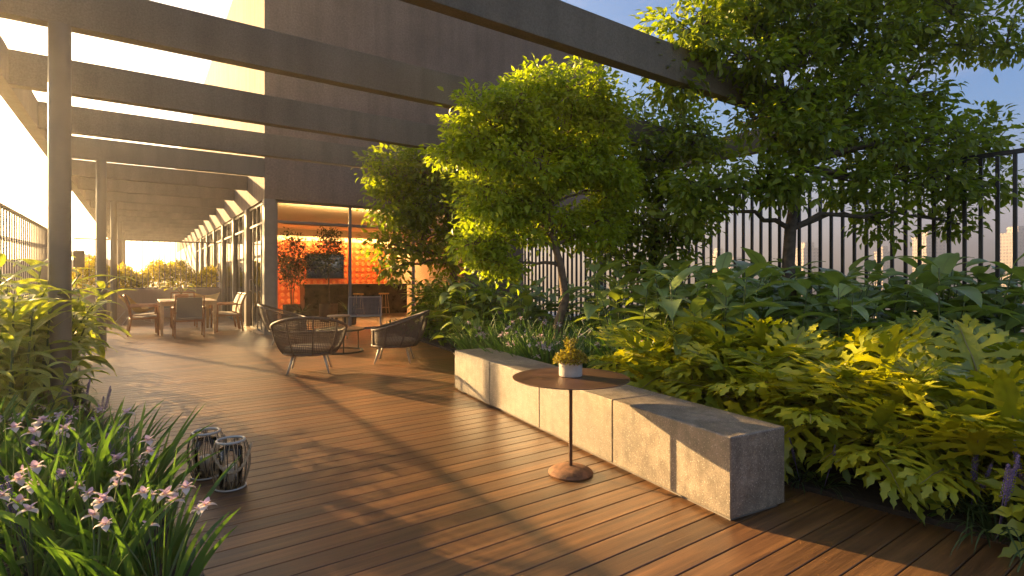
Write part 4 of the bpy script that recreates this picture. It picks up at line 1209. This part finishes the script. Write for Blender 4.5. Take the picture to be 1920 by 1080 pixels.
for k, (px, d, s_) in enumerate(((20, 2.6, 1.0), (110, 2.5, 1.0), (200, 2.35, .95), (290, 2.3, .85), (60, 3.0, 1.0), (150, 2.95, 1.0), (240, 2.85, .95), (290, 2.95, .7), (0, 3.5, .8), (90, 3.45, .8), (180, 3.4, .78), (255, 3.4, .72), (290, 3.5, .6), (130, 4.0, .66), (200, 4.0, .62), (50, 4.1, .7), (-70, 2.8, 1.0), (-60, 3.4, 1.0), (60, 2.2, .9), (180, 2.05, .85), (300, 2.05, .8))):
    p = gnd(px, d)
    p.x = min(p.x, edge_left(p.y) - .06)
    spots.append((p.x, p.y, s_, rd.uniform(0, 6.28), k % 5))
place(irisn, 'iris_plant', 'iris clump with pale lilac flowers in the front corner of the left bed', 'plant', 'irises in the front left bed', 0, spots)
spots = []
for k in range(46):
    px = rd.uniform(835, 1190); d = rd.uniform(5.2, 8.2)
    p = gnd(px, d)
    lim = edge_right(p.y) + .10
    if p.x < lim: p.x = lim + rd.random() * .25
    if math.hypot(p.x - 4.55, p.y - 5.4) < .12: continue
    spots.append((p.x, p.y, rd.uniform(.85, 1.1), rd.uniform(0, 6.28), rd.randrange(4)))
place(irisf, 'iris_plant', 'iris clump with small pale flowers behind the far end of the bench', 'plant', 'irises behind the bench', 0, spots)

def liri_var(seed):
    rr = random.Random(seed); lv, sp_ = MB(), MB()
    for k in range(38):
        a = rr.uniform(0, 6.28); e = rr.uniform(.5, 1.35)
        blade(lv, (.04 * math.cos(a), .04 * math.sin(a), 0), (math.cos(a) * math.cos(e), math.sin(a) * math.cos(e), math.sin(e)), (0, 0, 1), rr.uniform(.25, .42), .011, 1.9, .1, 7, 'sword')
    for k in range(3):
        a = rr.uniform(0, 6.28); top = Vector((.10 * math.cos(a), .10 * math.sin(a), rr.uniform(.34, .46)))
        sp_.tube([(0, 0, 0), tuple(top * .6), tuple(top)], .0025, 4)
        for j in range(60):
            t_ = .55 + .45 * j / 60; q = top * t_; b = j * 2.4; rr_ = .012 * (1.3 - t_)*2
            c = q + Vector((math.cos(b) * rr_, math.sin(b) * rr_, 0)) * .7
            s2 = .0036
            sp_.add([c + Vector((s2, 0, 0)), c + Vector((0, s2, 0)), c + Vector((-s2, 0, 0)), c + Vector((0, -s2, 0)), c + Vector((0, 0, s2 * 1.3)), c - Vector((0, 0, s2 * 1.3))],
                    [(0, 1, 4), (1, 2, 4), (2, 3, 4), (3, 0, 4), (1, 0, 5), (2, 1, 5), (3, 2, 5), (0, 3, 5)])
    return [('leaves', lv.mesh('leaves', M['liriope'], True)), ('flower_spikes', sp_.mesh('flower_spikes', M['violet'], True))]
liri = [liri_var(900 + k) for k in range(3)]
spots = []
for (px, d, s_) in ((150, 4.6, 1.0), (120, 5.0, 1.1), (185, 4.4, .9), (60, 2.35, 1.0), (150, 2.6, 1.0), (230, 3.1, 1.0), (20, 2.9, 1.0), (100, 3.2, 1.0), (135, 5.6, 1.0)):
    p = gnd(px, d); p.x = min(p.x, edge_left(p.y) - .05)
    spots.append((p.x, p.y, s_, rd.uniform(0, 6.28), rd.randrange(3)))
place(liri, 'lilyturf', 'lilyturf tuft with violet flower spikes among the left irises', 'plant', 'lilyturf among the left irises', 0, spots)
spots = []
for (px, d, s_) in ((1870, 2.62, 1.0), (1930, 2.75, 1.05), (1820, 2.85, .9), (1960, 2.5, 1.0), (1500, 3.35, .6), (1545, 3.25, .6)):
    p = gnd(px, d)
    spots.append((p.x, p.y, s_, rd.uniform(0, 6.28), rd.randrange(3)))
place(liri, 'lilyturf', 'lilyturf tuft with violet flower spikes at the foot of the split leaf philodendrons', 'plant', 'lilyturf at the right deck edge', 0, spots)

# ------------------------------------------------------------------ small leaved cover on the soil
rng = np.random.default_rng(2); P_ = []
while len(P_) < 9000:
    if rng.random() < .68:
        y = rng.uniform(.6, 12.9); x = rng.uniform(edge_right(y) + .05, 9.3)
    else:
        y = rng.uniform(1.0, 20.6); x = rng.uniform(-1.6, edge_left(y) - .06)
    P_.append((x, y, .03 + .14 * rng.random()))
P_ = np.array(P_); N = len(P_)
gc = link('ground_cover', np_leaves('ground_cover', M['leaf_deep'], P_, rng.normal(size=(N, 3)) + np.array([0, 0, .7]), rng.normal(size=(N, 3)) * .5 + np.array([0, 0, .8]), rng.uniform(.08, .17, N), rng.uniform(.03, .06, N)))
struct(gc, 'stuff')

# ------------------------------------------------------------------ evening haze
t = NT('evening_haze'); t.n.remove(t.b)
pv = t.new('ShaderNodeVolumePrincipled'); pv.inputs['Color'].default_value = (.96, .90, .82, 1); pv.inputs['Density'].default_value = .0021; pv.inputs['Anisotropy'].default_value = .82
t.link(pv.outputs[0], t.out.inputs['Volume'])
struct(MB().box(-6100, 6100, -3100, 9100, -63, 40).build('haze', t.m), 'stuff')
